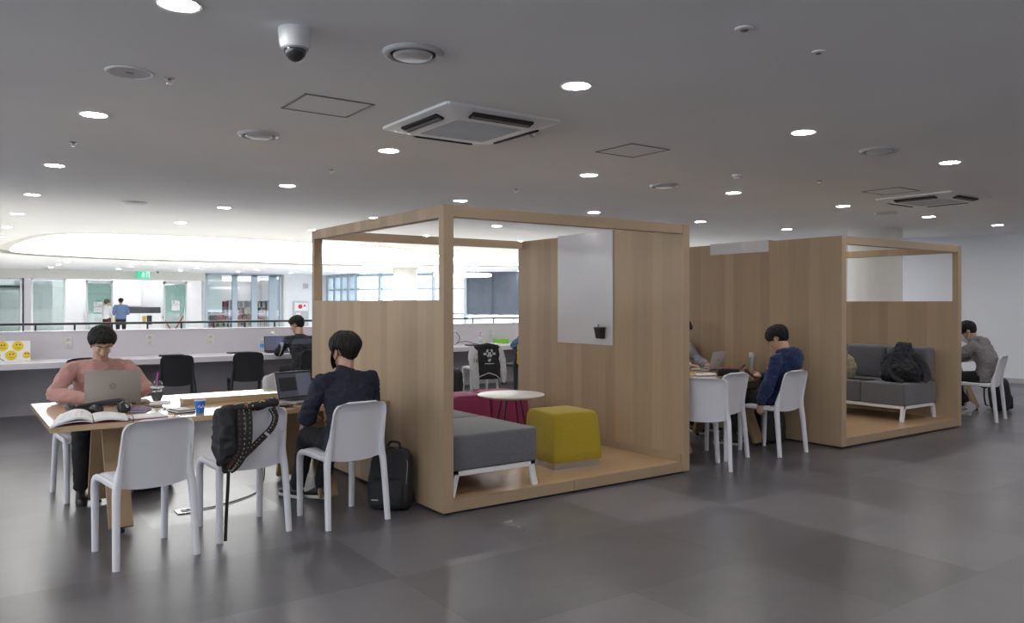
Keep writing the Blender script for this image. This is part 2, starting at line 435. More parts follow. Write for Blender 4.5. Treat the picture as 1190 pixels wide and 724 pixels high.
# curved run of blinds and glazing behind the booths, from the right wall to the far windows
RUN = [(15.55, 9.75), (17.6, 14.2), (19.0, 20.0), (18.95, 26.4), (17.72, 28.22)]
for i, (p, q) in enumerate(zip(RUN, RUN[1:])):
    pv, qv = V((*p, 0)), V((*q, 0)); k = max(1, round((qv - pv).length / 1.15)) if i < 3 else 2
    slantwall(f'wall_side_{i+1}', p, q, -4.8, 0.55, -0.15, 'white_paint', 'low white wall under the blinds')
    for j in range(k):
        a, b = pv.lerp(qv, (j - 0.03) / k), pv.lerp(qv, (j + 1.03) / k)
        d = (b - a).normalized(); nn = V((-d.y, d.x, 0))
        t = thing('roller_blind', 'dark slate roller blind drawn down over the tall windows behind the booths', 'blind', (*(a.lerp(b, 0.5) + nn * (.03 * (j % 2)))[:2], 0.98), math.atan2(d.y, d.x), 'slate roller blinds')
        L = (b - a).length / 2
        g = [[(x, 0.02 * math.sin(x * 9 + zz), zz) for zz in (0.03, 0.6, 1.2, 1.81)] for x in [L * (-1 + 2 * s / 12) for s in range(13)]]
        MB().sheet(g, 0.006).build('fabric', 'blind_fabric', t)
        MB().tube([(-L, 0, 0.03), (L, 0, 0.03)], 0.025, 8).build('bottom_bar', 'frame_blue', t)
    # glass under and behind the blind
    slantwall(f'window_{10+i}', tuple((pv + V((0.25, 0.1, 0)))[:2]), tuple((qv + V((0.25, 0.1, 0)))[:2]), 0.55, H, -0.02, 'clear_glass', 'tall window behind the slate blinds')
# far windows
def glazing(name, p, q, z0, z1, nm, zt, w, label, mw=0.09, md=0.14):
    pv, qv = V((*p, 0)), V((*q, 0)); d = (qv - pv); L = d.length; rz = math.atan2(d.y, d.x)
    r = empty(name, (p[0], p[1], 0), rz); struct(r, label)
    f = MB()
    for x in nm: f.box(x - mw / 2, x + mw / 2, -md / 2, md / 2, z0, z1)
    for z, hh in zt: f.box(0, L, -md / 3, md / 3, z - hh / 2, z + hh / 2)
    struct(f.build('frame', 'frame_blue', r, smooth=0))
    g = MB(); g.box(0, L, -0.006, 0.006, z0, z1); struct(g.build('pane', 'clear_glass', r, smooth=0))
    return r
A0, A1, A2 = (14.67, 37.6), (14.72, 32.85), (17.72, 28.22)
glazing('window_2', A0, A1, -0.3, H, [0.4, 1.25, 2.05, 2.85, 3.65, 4.35], [(2.1, 0.07), (0.05, 0.3), (2.72, 0.12), (1.1, .06)], 0.1, 'side run of blue-grey framed windows beyond the atrium', 0.26, 0.3)
glazing('window_3', A1, A2, -0.3, H, [0.12, 1.32, 2.75, 3.95, 5.45], [(2.1, 0.08), (0.05, 0.3), (2.72, 0.12), (1.05, .07)], 0.1, 'tall blue-grey framed windows facing the atrium', 0.13, 0.2)
glazing('window_5', (-8.1, 13.0), (-8.1, -6.8), 0.1, 2.74, [0.1] + [2.8 * k for k in range(1, 7)] + [19.7], [(0.15, .1), (2.69, .1)], 0.1, 'unseen side window added at the left for daylight')  # added, unseen glazing that brightens the hall from the left
# column shafts
def column(name, x, y, r, z0, z1, label):
    m = MB(); m.lathe([(r + 0.015, z0), (r + 0.015, z0 + 0.08), (r, z0 + 0.085), (r, z1 - 0.01), (r + 0.01, z1 - 0.005), (r + 0.01, z1)], 48, (x, y, 0))
    return struct(m.build(name, 'column_paint', smooth=40), label)
column('column_1', 13.35, 7.75, 0.44, 0, H, 'thick round pale column behind the right booth')
column('column_2', 13.75, 26.2, 0.44, -4.5, H, 'round pale column beside the far windows')
# far wall : shops across the atrium
YF = 35.7
wallbox('wall_far_1', -8, 1.2, YF, YF + 0.3, -0.3, H, mat='white_paint')
wallbox('wall_far_2', 12.45, 14.67, YF, YF + 0.25, -0.3, H, mat='white_paint', label='white wall across the atrium')
wallbox('trim_2', 1.2, 9.1, YF - 0.05, YF + 0.25, 2.46, H, mat='column_paint', label='pale header over the glass shopfront')
wallbox('wall_far_3', -8, 9.3, 40.2, 40.4, -0.3, H, mat='white_paint')
wallbox('wall_far_4', 9.05, 9.15, 36.3, 52, -0.3, H, mat='white_paint')
wallbox('wall_far_5', 5.55, 7.30, 40.0, 40.2, 1.35, 2.6, mat='lilac_board', label='lilac-grey wall of the room behind the shopfront')
wallbox('wall_end', -8, 14.95, 46.0, 46.2, -0.3, H, mat='white_paint')
wallbox('wall_lower', -8, 18, VY1 + 1.9, VY1 + 2, -4.8, -0.3, mat='white_paint')
wallbox('wall_lower_near', -8, 17.5, VY0 - 2.1, VY0 - 2, -4.8, -0.3, mat='white_paint')
wallbox('wall_far_side', 14.8, 14.95, 37.6, 52, -0.3, H, mat='white_paint')
# dividing wall with an opening behind the first glass
wallbox('wall_far_6', 2.2, 3.55, 38.2, 38.35, 0, 2.6, mat='lilac_board')

def glass_panel(x0, x1, label, z1=2.46, frost=None, posts=True, mat='shop_glass', fm='frame_steel', pw=0.06):
    t = thing('glass_panel', label, 'glass panel', ((x0 + x1) / 2, YF, 0), 0, 'glass panels of the far shopfront')
    h = (x1 - x0) / 2
    g = MB(); g.box(-h + pw, h - pw, -0.008, 0.008, 0.05, z1 - 0.05); g.build('pane', mat, t, 0)
    f = MB()
    for s in (-1, 1): f.box(s * h - pw * (s > 0), s * h + pw * (s < 0), -0.05, 0.05, 0, z1)
    f.box(-h, h, -0.05, 0.05, z1 - 0.07, z1); f.box(-h, h, -0.05, 0.05, 0, 0.06)
    f.build('frame', fm, t, 0)
    return t
glass_panel(1.35, 2.30, 'glass panel furthest left, before the dark-framed door')
glass_panel(2.60, 3.76, 'glass panel beside the dark-framed door', fm='white_paint')
def poster(x, z, label, w=0.32, h=0.42):
    t = thing('notice', label, 'notice', (x, YF - 0.02, z), 0, 'white notices on the glass doors')
    m = MB(); m.box(-w / 2, w / 2, -0.004, 0.0, 0.02, h / 2); m.box(-w / 2, w / 2, -0.004, 0.0, -h / 2, 0); m.build('sheet', 'paper', t, 0)
    k = MB(); k.box(-w * .35, -w * .12, -0.008, -0.004, 0.08, 0.18); k.box(0.0, w * .35, -0.008, -0.004, 0.10, 0.115); k.box(0.0, w * .35, -0.008, -0.004, 0.06, 0.075); k.box(-w * .3, w * .3, -0.008, -0.004, -0.10, -0.09)
    k.build('printing', 'light_grey', t, 0)
for x0, x1, l, px in ((4.48, 5.44, 'frosted glass door left of the standing person in blue', 4.91), (7.37, 8.30, 'frosted glass door right of the standing person in blue', 7.85)):
    t = thing('glass_door', l, 'door', ((x0 + x1) / 2, YF, 0)); h = (x1 - x0) / 2
    MB().box(-h + .05, h - .05, -0.008, 0.008, 0.03, 2.3).build('pane', 'shop_glass', t, 0)
    MB().box(-h + .06, h - .06, 0.012, 0.016, 1.05, 2.28).build('frosting', 'frosted', t, 0)
    f = MB()
    for s in (-1, 1): f.box(s * h - .06 * (s > 0), s * h + .06 * (s < 0), -0.05, 0.05, 0, 2.4)
    f.box(-h, h, -0.05, 0.05, 2.3, 2.4)
    f.build('frame', 'frame_steel', t, 0)
    MB().tube([(h * .75, -.06, .8), (h * .75, -.06, 1.3)], 0.02, 8).build('handle', 'steel', t)
poster(4.91, 1.33, 'white notice on the left frosted glass door')
poster(7.85, 1.39, 'white notice on the right frosted glass door')
# dark framed door at far left
r = empty('door_1', (1.95, YF + 1.6, 0)); struct(r, 'pale door in a dark frame behind the left glass')
f = MB(); f.box(0.42, 0.52, -0.1, 0.1, 0, 2.55); f.box(-0.8, 0.52, -0.1, 0.1, 2.1, 2.2); struct(f.build('frame', 'frame_dark', r, 0))
f = MB(); f.box(-0.8, 0.42, -0.03, 0.03, 0, 2.1, bev=0.01); struct(f.build('leaf', 'white_paint', r, 0))
f = MB(); f.box(-0.6, 0.25, -0.04, -0.03, 0.85, 1.95); struct(f.build('panel', 'lilac_board', r, 0))
# library glazing
r = empty('window_4', (9.05, YF, 0)); struct(r, 'blue-grey framed glass wall of the library across the atrium')
f = MB()
for x, w in ((0.05, .1), (1.25, .22), (2.12, .26), (2.95, .35), (3.30, .1)): f.box(x - w / 2, x + w / 2, -0.06, 0.06, 0, 2.74)
f.box(0, 3.35, -0.06, 0.06, 2.68, 2.8); f.box(0, 3.35, -0.06, 0.06, 0, 0.1)
struct(f.build('frame', 'frame_blue', r, 0))
f = MB(); f.box(0.1, 3.3, -0.005, 0.005, 0.1, 2.7); struct(f.build('pane', 'clear_glass', r, 0))
f = MB(); f.box(0.08, 0.72, 0.01, 0.016, 1.1, 2.7); struct(f.build('film', 'frosted', r, 0))
f = MB(); f.box(3.42, 3.5, -0.08, 0.02, 0, 2.78); struct(f.build('post', 'column_paint', r, 0))
# low partition + counter in front of the void
CX0, CX1 = -6.0, 12.0
YP = 12.42
wallbox('wall_counter', CX0, CX1, YP, YP + 0.12, 0, 1.105, mat='counter_panel', label='low pale partition behind the long counter')
wallbox('trim_3', CX0, CX1, YP - 0.008, YP + 0.16, 1.105, 1.118, mat='counter_white', label='white cap of the low partition')
wallbox('wall_void', -8, 19.6, VY0 - 0.05, VY0, -0.3, 0.12, mat='white_paint')
# ------------------------------------------------------------------ wooden booths (local: front edge on y=0, x from the window panel to the whiteboard panel)
BW, BD, BH = 2.51, 2.47, 2.19
def booth(name, label, loc, mirror):
    t = thing(name, label, 'booth', loc)
    s = -1 if mirror else 1
    def B(x0, x1, *a, **k):
        return (min(s * x0, s * x1), max(s * x0, s * x1), *a)
    th = 0.08; z0 = 0.02
    def win_panel():
        # panel with a rectangular opening: built of abutting boards
        m = MB()
        m.box(*B(0, th, 0, BD, z0, 1.52)); m.box(*B(0, th, 0, 0.065, 1.52, BH)); m.box(*B(0, th, BD - 0.055, BD, 1.52, BH)); m.box(*B(0, th, 0.065, BD - 0.055, 2.105, BH))
        return m
    win_panel().build('window_panel', 'oak_side', t, 0)
    MB().box(*B(BW - th, BW, 0, BD, z0, BH)).build('board_panel', 'oak_side', t, 0)
    MB().box(*B(th, BW - th, 0, 0.08, 2.11, BH)).build('front_beam', 'oak_edge', t, 0)
    MB().box(*B(th, BW - th, BD - 0.08, BD, 2.11, BH)).build('rear_beam', 'oak_edge', t, 0)
    MB().box(*B(th, BW - th, 0.02, BD, z0, 0.10)).build('platform', 'oak_flat', t, 0)
    f = MB(); f.box(*B(th, (BW) / 2 - 0.06, 0.0, 0.02, z0, 0.102)); f.box(*B(BW / 2 - 0.056, BW - th, 0.0, 0.02, z0, 0.102))
    f.build('fascia', 'oak_edge', t, 0)
    # facing strips on the front edges of the panels
    f = MB(); f.box(*B(0, th, -0.004, 0, z0, BH)); f.box(*B(BW - th, BW, -0.004, 0, z0, BH)); f.build('edge_strip', 'oak_post', t, 0)
    MB().box(*B(BW - th - 0.018, BW - th, 0.02, BD, 0.10, 0.17)).build('skirting', 'oak_beam', t, 0)
    MB().box(*B(0.03, BW - 0.03, 0.03, BD - 0.03, 0.0, z0)).build('plinth', 'gap_shade', t, 0)  # near-black block paints in the shade of the gap under the platform
    return t
b1 = booth('booth', 'oak booth with a window, grey bench, yellow pouf and round table inside', (2.834, 4.83, 0), False)
b2 = booth('booth', 'oak booth further right holding the grey sofa', (9.985, 4.70, 0), True)

def whiteboard(label, x, y0, y1, s, z0):
    """steel sheet hooked over the top of a panel; s = +1 hangs on the -x side of the panel"""
    t = thing('whiteboard', label, 'whiteboard', (x, (y0 + y1) / 2, z0)); h = (y1 - y0) / 2
    th = 0.086 ; zt = 2.198 - z0
    m = MB()
    m.box(min(-s * 0.006, 0), max(-s * 0.006, 0), -h, h, 0, zt, 0.002, 1)
    m.build('board', 'board_white', t)
    m = MB(); m.box(min(-s * .006, s * th), max(-s * .006, s * th), -h, h, zt, zt + 0.006); m.box(min(s * (th - .004), s * th), max(s * (th - .004), s * th), -h, h, zt - 0.125, zt)
    m.build('hook_flap', 'board_white', t, 0)
    return t
whiteboard('white magnetic board hooked over the panel beside the yellow pouf', 5.343 - 0.0815, 5.725, 6.58, 1, 1.085)
whiteboard('white board whose flap shows over the panel above the boy in navy hoodie', 7.475 + 0.0815, 5.585, 6.42, -1, 1.085)
def pen_cup():
    t = thing('pen_holder', 'small black pen holder stuck on the whiteboard beside the yellow pouf', 'pen holder', (5.2555, 5.875, 1.15))
    m = MB(); pr = []
    for z, w, d in ((0, .042, .05), (.004, .045, .055), (.09, .056, .068), (.094, .06, .072), (.11, .06, .072), (.112, .056, .068), (.105, .052, .06), (.02, .04, .046)):
        rg = []
        for k in range(24):
            a = 2 * math.pi * k / 24; q = (abs(math.cos(a)) ** 6 + abs(math.sin(a)) ** 6) ** (-1 / 6)
            rg.append(V((-d / 2 + math.cos(a) * q * d / 2, math.sin(a) * q * w, z)))
        pr.append(rg)
    m.loft(pr); m.build('cup', 'black_plastic', t)
    MB().tube([(-.02, .02, .03), (-.025, .032, .135)], .006, 8, round_caps=True).build('marker', 'grey_plastic', t)
pen_cup()

# ------------------------------------------------------------------ seating inside the booths
def upholstered(name, label, cat, loc, rz, w, L, nseat, back=False, group=None):
    """grey bench on a white steel frame: local x across (0..w), y along (0..L), z from the platform"""
    t = thing(name, label, cat, loc, rz, group)
    n = nseat; sl = L / n
    for i in range(n):
        m = MB(); m.box(0, w, i * sl + 0.002, (i + 1) * sl - 0.002, 0.185, 0.445, 0.022, 4)
        m.build('seat_cushion', 'fabric_grey', t)
    if back:
        for i in range(n):
            m = MB(); m.box(w - 0.20, w - 0.012, i * sl + 0.014, (i + 1) * sl - 0.012, 0.446, 0.86, 0.042, 4)
            bmesh.ops.transform(m.bm, matrix=Matrix.Translation((0, 0, .44)) @ Matrix.Shear('XY', 4, (0.10, 0)) @ Matrix.Translation((0, 0, -.44)) if False else Matrix.Identity(4), verts=m.bm.verts)
            m.build('back_cushion', 'fabric_grey', t)
    f = MB(); q = 0.042
    f.box(0.01, w - 0.01, 0.012, 0.012 + q, 0.15, 0.185); f.box(0.01, w - 0.01, L - 0.012 - q, L - 0.012, 0.15, 0.185)
    f.box(0.012, 0.012 + q, 0.012, L - 0.012, 0.15, 0.185); f.box(w - 0.012 - q, w - 0.012, 0.012, L - 0.012, 0.15, 0.185)
    f.build('frame', 'frame_white', t, 0)
    for x, dx in ((0.04, -0.035), (w - 0.04, 0.035)):
        for y in (0.035, L - 0.035):
            MB().tube([(x, y, 0.16), (x + dx, y, 0.0)], [(0.028, 0.024), (0.025, 0.021)], 12, ref=(1, 0, 0), p=8).build('leg', 'frame_white', t)
    return t
bench = upholstered('bench', 'grey upholstered bench on a white frame just inside the front booth', 'bench', (2.945, 4.885, 0.10), 0, 0.76, 1.56, 2)
sofa = upholstered('sofa', 'grey two-cushion-back sofa on white legs in the right booth', 'sofa', (9.115, 4.93, 0.10), 0, 0.76, 1.65, 3, True)

def pouf(label, mat, loc, rz, w=0.44, h=0.46, group=None):
    t = thing('pouf', label, 'pouf', loc, rz, group); m = MB(); a, b = w / 2, w / 2 + 0.035
    rings = []
    def sq(r, z, p=9):
        out = []
        for k in range(48):
            q = 2 * math.pi * k / 48; c, s_ = math.cos(q), math.sin(q); f = (abs(c) ** p + abs(s_) ** p) ** (-1 / p)
            out.append(V((r * c * f, r * s_ * f, z)))
        return out
    for r, z in ((b * .8, .055), (b * .97, .055), (b, .066), (b - .004, .15), (a + .01, h - .05), (a, h - .022), (a - .008, h - .008), (a - .03, h - .001), (a * .6, h + .006), (a * .25, h + .008)):
        rings.append(sq(r, z, 22 if r > a * .7 else 4))
    m.loft(rings); m.build('cushion', mat, t, 50)
    # stitched seams running from the top edge down each face
    sm = MB()
    for k in range(4):
        M = Matrix.Rotation(k * math.pi / 2, 4, 'Z')
        ps = [M @ V((a * .45, -(a + .000), h - .03)), M @ V((a * .62, -(a + .017), h * .5)), M @ V((a * .80, -(b - .003), .07))]
        sm.tube(ps, 0.0022, 6)
        sm.tube([M @ V((-a * .72, -a * .98, h - .004)), M @ V((a * .45, -a + .002, h - .014))], 0.002, 6)
    sm.build('seam', mat, t)
    p = MB(); p.box(-b + .022, b - .022, -b + .022, b - .022, 0.0, .056); p.build('plinth', 'steel', t, 0)
    return t
pouf('yellow cube pouf on a steel plinth in the front booth', 'fabric_yellow', (4.385, 5.43, 0.10), R(-5), .44, .47)
pouf('magenta cube pouf at the rear of the booth, behind the round table at its left', 'fabric_magenta', (4.31, 7.02, 0.10), R(0))
pouf('magenta cube pouf at the rear of the booth, nearest the whiteboard panel', 'fabric_magenta', (4.79, 7.02, 0.10), R(2))
t = thing('round_table', 'small round white table on thin dark legs between bench and poufs', 'table', (4.265, 6.03, 0.10))
MB().lathe([(0.0, .528), (.27, .528), (.305, .538), (.312, .546), (.312, .551), (.306, .555), (.0, .556)], 48).build('tabletop', 'table_white', t, 40)
for k in range(4):
    a = k * math.pi / 2 + .5
    MB().tube([(.09 * math.cos(a), .09 * math.sin(a), .53), (.15 * math.cos(a), .15 * math.sin(a), .26), (.235 * math.cos(a), .235 * math.sin(a), 0)], 0.0075, 8).build('leg', 'black_plastic', t)
MB().lathe([(0, .515), (.12, .515), (.12, .53), (0, .53)], 24).build('hub', 'black_plastic', t)

# ------------------------------------------------------------------ chairs
def make_chair(name, label, mat, loc, rz, group=None, rim=0.028):
    """moulded stacking chair facing +y"""
    t = thing(name, label, 'chair', loc, rz, group)
    # seat : dished, rolled over at the front
    g = []
    for i in range(17):
        u = -1 + 2 * i / 16; row = []
        for j in range(15):
            v = j / 14; y = -0.20 + 0.42 * v; w = 0.195 + 0.012 * v
            z = 0.452 - 0.016 * (1 - u * u) * math.sin(math.pi * min(1, v * 1.05)) - (0.03 * max(0, (v - 0.82) / 0.18) ** 2)
            z -= 0.02 * max(0, (abs(u) - 0.85) / 0.15) ** 2
            row.append(V((u * w, y, z)))
        g.append(row)
    MB().sheet(g, -0.014).build('seat', mat, t, 60)
    # backrest : tray-shaped shell, rim folded to the rear
    g = []; zb, zt = 0.43, 0.80; rc = 0.065
    for i in range(25):
        u = -1 + 2 * i / 24; row = []
        for j in range(19):
            v = j / 18; z = zb + (zt - zb) * v; w = 0.212 - 0.020 * v
            if z > zt - rc: w -= rc * (1 - math.sqrt(max(0, 1 - ((z - (zt - rc)) / rc) ** 2)))
            if v < 0.16: w -= 0.02 * (1 - v / 0.16) ** 2
            y = -0.185 - 0.085 * v ** 1.15 - 0.022 * (1 - u * u)
            eu, ev = max(0, (abs(u) - 0.80) / 0.20), max(0, (v - 0.90) / 0.10); e = 1 - (1 - eu * eu) * (1 - ev * ev)
            y -= rim * min(1, e)
            lo = 0.018 * (1 - u * u) if j == 0 else 0
            row.append(V((u * w, y, z - (0.02 * (1 - abs(u) ** 3) * (1 - v) ** 3))))
        g.append(row)
    MB().sheet(g, 0.012).build('backrest', mat, t, 60)
    for s in (-1, 1):
        pts = spline([(s * .186, -.243, .64), (s * .194, -.222, .56), (s * .203, -.203, .465), (s * .212, -.208, .40), (s * .217, -.222, .28), (s * .225, -.25, .0)], 4)
        n = len(pts); rr = [(0.005 + 0.018 * min(1, i / 8), 0.006 + 0.021 * min(1, i / 8)) if i < 9 else (0.023 - .004 * (i - 8) / (n - 9), 0.027 - .007 * (i - 8) / (n - 9)) for i in range(n)]
        MB().tube(pts, rr, 14, ref=(1, 0, 0), p=3).build('leg', mat, t, 60)
        pts = spline([(s * .205, -.20, .437), (s * .207, -.05, .438), (s * .208, .13, .441), (s * .207, .195, .425), (s * .206, .222, .37), (s * .204, .225, .22), (s * .203, .228, .0)], 4)
        n = len(pts); rr = [(0.012, 0.018) if i < 8 else (0.013 + .010 * min(1, (i - 8) / 5) - .004 * max(0, i - 14) / (n - 15), 0.018 + .006 * min(1, (i - 8) / 5) - .007 * max(0, i - 14) / (n - 15)) for i in range(n)]
        MB().tube(pts, rr, 14, ref=(1, 0, 0), p=3).build('leg', mat, t, 60)
    f = MB()
    for x, y in ((.225, -.25), (-.225, -.25), (.203, .228), (-.203, .228)): f.lathe([(0, -.0), (.013, -.0), (.014, .006), (0, .006)], 12, (x, y, 0))
    f.build('foot_caps', 'grey_plastic', t)
    t.scale = (1, 1, 1.04)
    return t
GW, GB = 'white moulded chairs', 'black moulded chairs at the counter'
ch = make_chair('moulded_chair', 'white chair nearest the camera, pushed in before the open book and silver laptop', 'chair_white', (0.955, 5.18, 0), R(7.5), GW)
CH = lambda x, y, a, l: dup(ch, (x, y, 0), R(a), l, GW)
CH(1.592, 5.355, 2.5, 'white chair with the patterned black bag slung over its backrest')
CH(2.245, 5.235, 4.5, 'white chair on which the man in the dark navy shirt and face mask sits')
CH(0.915, 7.02, 183, 'white chair under the man in the pink sweater')
CH(2.585, 7.10, 180, 'empty white chair across the foreground table, tucked in against the booth panel')
CH(5.70, 4.97, -48, 'white chair half hidden behind the right end of the front booth')
CH(6.10, 5.22, 2, 'empty white chair just left of the boy in the navy hoodie')
CH(6.80, 5.05, 2, 'white chair on which the boy in the navy hoodie sits')
CH(5.9, 6.62, 180, 'white chair at the far side of the middle table, mostly hidden by the booth')
CH(10.88, 4.90, 11, 'white chair at far right under the person in the grey hoodie')
CB = make_chair('moulded_chair', 'empty black chair at the counter right behind the iced coffee', 'chair_black', (2.43, 11.02, 0), R(-10), GB, rim=0.012)
def dark(x, y, a, l): return dup(CB, (x, y, 0), R(a), l, GB)
dark(3.36, 11.10, -10, 'empty black chair at the counter left of the man in the black jacket')
dark(4.25, 11.12, 0, 'black chair at the counter under the man in the black jacket')
dark(1.30, 11.10, 8, 'black chair at the counter behind the man in the pink sweater')
dark(7.88, 11.0, 5, 'black chair at the counter with the blue denim jacket on it')
CH(7.0, 10.78, -14, 'white chair at the counter draped with the black and white varsity jacket')

# ------------------------------------------------------------------ work tables
def make_table(label, loc, L, W, trestles, divider=None):
    """long oak-veneer table; local x 0..L, y 0..W"""
    t = thing('work_table', label, 'table', loc, 0, 'long oak work tables')
    MB().box(0, L, 0, W, 0.692, 0.73, 0.003, 1).build('tabletop', 'oak_table', t, 0)
    for x in trestles:
        k = W / 1.41
        for yt, yb in ((0.40 * k, 0.06 * k), (0.80 * k, 1.03 * k)):
            m = MB(); m._bar((x, yb, 0.03), (x, yt, 0.692), 0.145, 0.034, (0, 1, 0)); m.build('leg', 'oak_leg', t, 0)
            MB().lathe([(0, 0), (.022, 0), (.022, .018), (.01, .02), (.01, .035), (0, .035)], 12, (x, yb, 0)).build('glide', 'black_plastic', t)
        m = MB(); m.box(x - .03, x + .03, 0.2 * k, W - 0.2 * k, 0.66, 0.692); m.build('crosspiece', 'oak_leg', t, 0)
    if divider:
        x0, x1, yc = divider
        m = MB(); m.box(x0, x1, yc - .05, yc + .05, 0.73, 0.775, 0.002, 1); m.build('cable_box', 'oak_table', t, 0)
    return t
make_table('oak work table in the foreground strewn with laptops, books and cables', (0.512, 5.66, 0), 2.318, 1.41, (0.41, 1.84), (0.93, 1.98, 0.71))
make_table('oak work table between the two booths, by the boy in the navy hoodie', (5.352, 5.27, 0), 2.12, 1.22, (0.5, 1.60))
make_table('oak work table at the far right, by the person in the grey hoodie', (9.995, 5.27, 0), 2.25, 1.25, (0.55, 1.75))
# long counter
t = thing('counter', 'long white counter desk running along the low partition', 'counter', (0, YP, 0))
m = MB(); m.box(CX0, CX1, -0.80, -0.002, 0.665, 0.742, 0.004, 1); m.build('worktop', 'counter_white', t, 0)
m = MB(); m.box(CX0, CX1, -0.06, -0.002, 0.0, 0.665); m.build('back_panel', 'panel_grey', t, 0)
for x in (-4.5, -2.2, 0.2, 2.05, 4.6, 6.2, 9.2, 11.9):
    MB().box(x - .02, x + .02, -0.55, -0.06, 0.0, 0.665).build('support', 'panel_grey', t, 0)
def socket(x, z, label):
    t = thing('power_outlet', label, 'outlet', (x, YP, z), 0, 'outlets on the low partition')
    MB().box(-.045, .045, -.010, 0, -.075, .075, .005, 2).build('plate', 'cream_plate', t)
    for dz in (-.038, .038): MB().lathe([(0, 0), (.026, 0), (.026, .004), (.018, .006), (0, .006)], 16, (0, -.010, dz), Matrix.Rotation(R(90), 3, 'X')).build('socket', 'vent_grey', t)
socket(1.34, 0.955, 'cream wall outlet behind the pink sweater man, furthest left')
socket(2.375, 0.965, 'cream wall outlet on the partition above the black chair')
socket(3.225, 0.955, 'cream wall outlet on the partition between the two black chairs')
socket(8.33, 0.93, 'cream wall outlet seen through the front booth')
# handrail over the void
t = thing('handrail', 'thin dark handrail on short posts behind the low partition', 'handrail', (0, YP + .32, 0))
MB().tube([(CX0, 0, 1.205), (CX1, 0, 1.205)], 0.017, 10).build('rail', 'dark_rail', t)
x = 0.98 - 0.476 * 14
while x < CX1:
    MB().box(x - .012, x + .012, -.006, .006, 0.0, 1.2).build('post', 'dark_rail', t, 0); x += 0.476
# ------------------------------------------------------------------ things on the tables
TZ = 0.7305
def laptop(label, x, y, z, rz, w, d, h, tilt, lidmat, basemat, screen, logo=None, windows=None, th=.006):
    """hinge on local y=0, user towards -y, screen faces -y"""
    t = thing('laptop', label, 'laptop', (x, y, z), rz)
    b = MB(); b.box(-w / 2, w / 2, -d, 0.004, 0.003, 0.016, .004, 2); base = b.build('base', basemat, t)
    k = MB(); nx = 14
    for r_ in range(5):
        for c in range(nx):
            cw = (w * .86) / nx; x0 = -w * .43 + c * cw; y0 = -d * .12 - r_ * d * .085
            k.box(x0 + .001, x0 + cw - .001, y0 - d * .075, y0, .016, .0175)
    kb = k.build('keyboard', 'black_plastic', base, 0); kb['kind'] = 'stuff'
    MB().box(-w * .16, w * .16, -d * .94, -d * .62, .0158, .0164).build('touchpad', 'grey_plastic', base, 0)
    M = Matrix.Translation((0, 0.0, 0.014)) @ Matrix.Rotation(-tilt, 4, 'X')
    l = MB(); l.box(-w / 2, w / 2, -th / 2, th / 2, 0.0, h, .0028, 2, M=M); lid = l.build('lid', lidmat, t)
    s = MB(); s.box(-w / 2 + .004, w / 2 - .004, -th / 2 - .0012, -th / 2, .004, h - .004, M=M); s.build('bezel', 'black_plastic', lid, 0)
    s = MB(); s.box(-w / 2 + .012, w / 2 - .012, -th / 2 - .0018, -th / 2 - .001, .018, h - .012, M=M); sc = s.build('screen', screen, lid, 0)
    if windows:
        for n_, (x0, x1, z0, z1, mt) in enumerate(windows):
            s = MB(); s.box(x0 * w, x1 * w, -th / 2 - .0024, -th / 2 - .0017, z0 * h, z1 * h, M=M); s.build('window_area', mt, lid, 0)
    if logo:
        q = M @ Matrix.Translation((0, th / 2 + .0006, h * .52)) @ Matrix.Rotation(R(180), 4, 'Z') @ Matrix.Rotation(R(90), 4, 'X')
        if logo == 'ring':
            m = MB(); n = 40; r0, r1 = .0175, .0205
            m.loft([[q @ V((r * math.cos(2 * math.pi * i / n), r * math.sin(2 * math.pi * i / n), zz)) for i in range(n)] for r, zz in ((r0, 0), (r1, 0), (r1, .0008), (r0, .0008), (r0, 0))], cap=False)
            m.build('emblem_ring', 'black_plastic', lid, 0)
            lettering('DELL', .0125, .0004, q, 'emblem_letters', 'black_plastic', lid)
        else:
            m = MB(); m.box(-.03, .03, -.004, .004, 0, .0008, M=q); m.build('emblem', 'grey_plastic', lid, 0)
    MB().tube([(-w * .42, .002, .012), (w * .42, .002, .012)], .006, 8).build('hinge', 'black_plastic', t)
    return t
emit('screen_dark', (0.030, 0.032, 0.045), 0.9); emit('screen_code', (0.010, 0.011, 0.014), 0.5); emit('screen_panel', (0.055, 0.060, 0.085), 0.9); emit('screen_violet', (0.06, 0.06, 0.13), 1.0)
emit('screen_pale', (0.4, 0.45, 0.5), 0.6)
lt = laptop('silver laptop with a round emblem on its lid before the pink sweater man', 1.005, 6.60, TZ, R(161), .385, .26, .250, R(-6), 'alu', 'alu', 'screen_pale', 'ring')
laptop('open laptop with a dark code screen in front of the masked man', 2.245, 6.105, TZ, R(14), .335, .235, .222, R(16), 'alu_grey', 'alu_grey', 'screen_dark', None,
       [(-.42, .04, .30, .78, 'screen_code'), (.06, .46, .1, .9, 'screen_panel'), (-.46, .46, .92, .955, 'screen_code')])
laptop('pale laptop seen from behind on the middle table', 7.14, 6.06, TZ, R(190), .31, .22, .215, R(18), 'light_grey', 'light_grey', 'screen_pale', 'bar')
laptop('laptop with a violet screen in front of the man at the counter', 4.12, 12.08, .742, R(-6), .36, .24, .235, R(12), 'black_plastic', 'black_plastic', 'screen_violet', None, [(-.46, .0, .1, .9, 'screen_panel')])

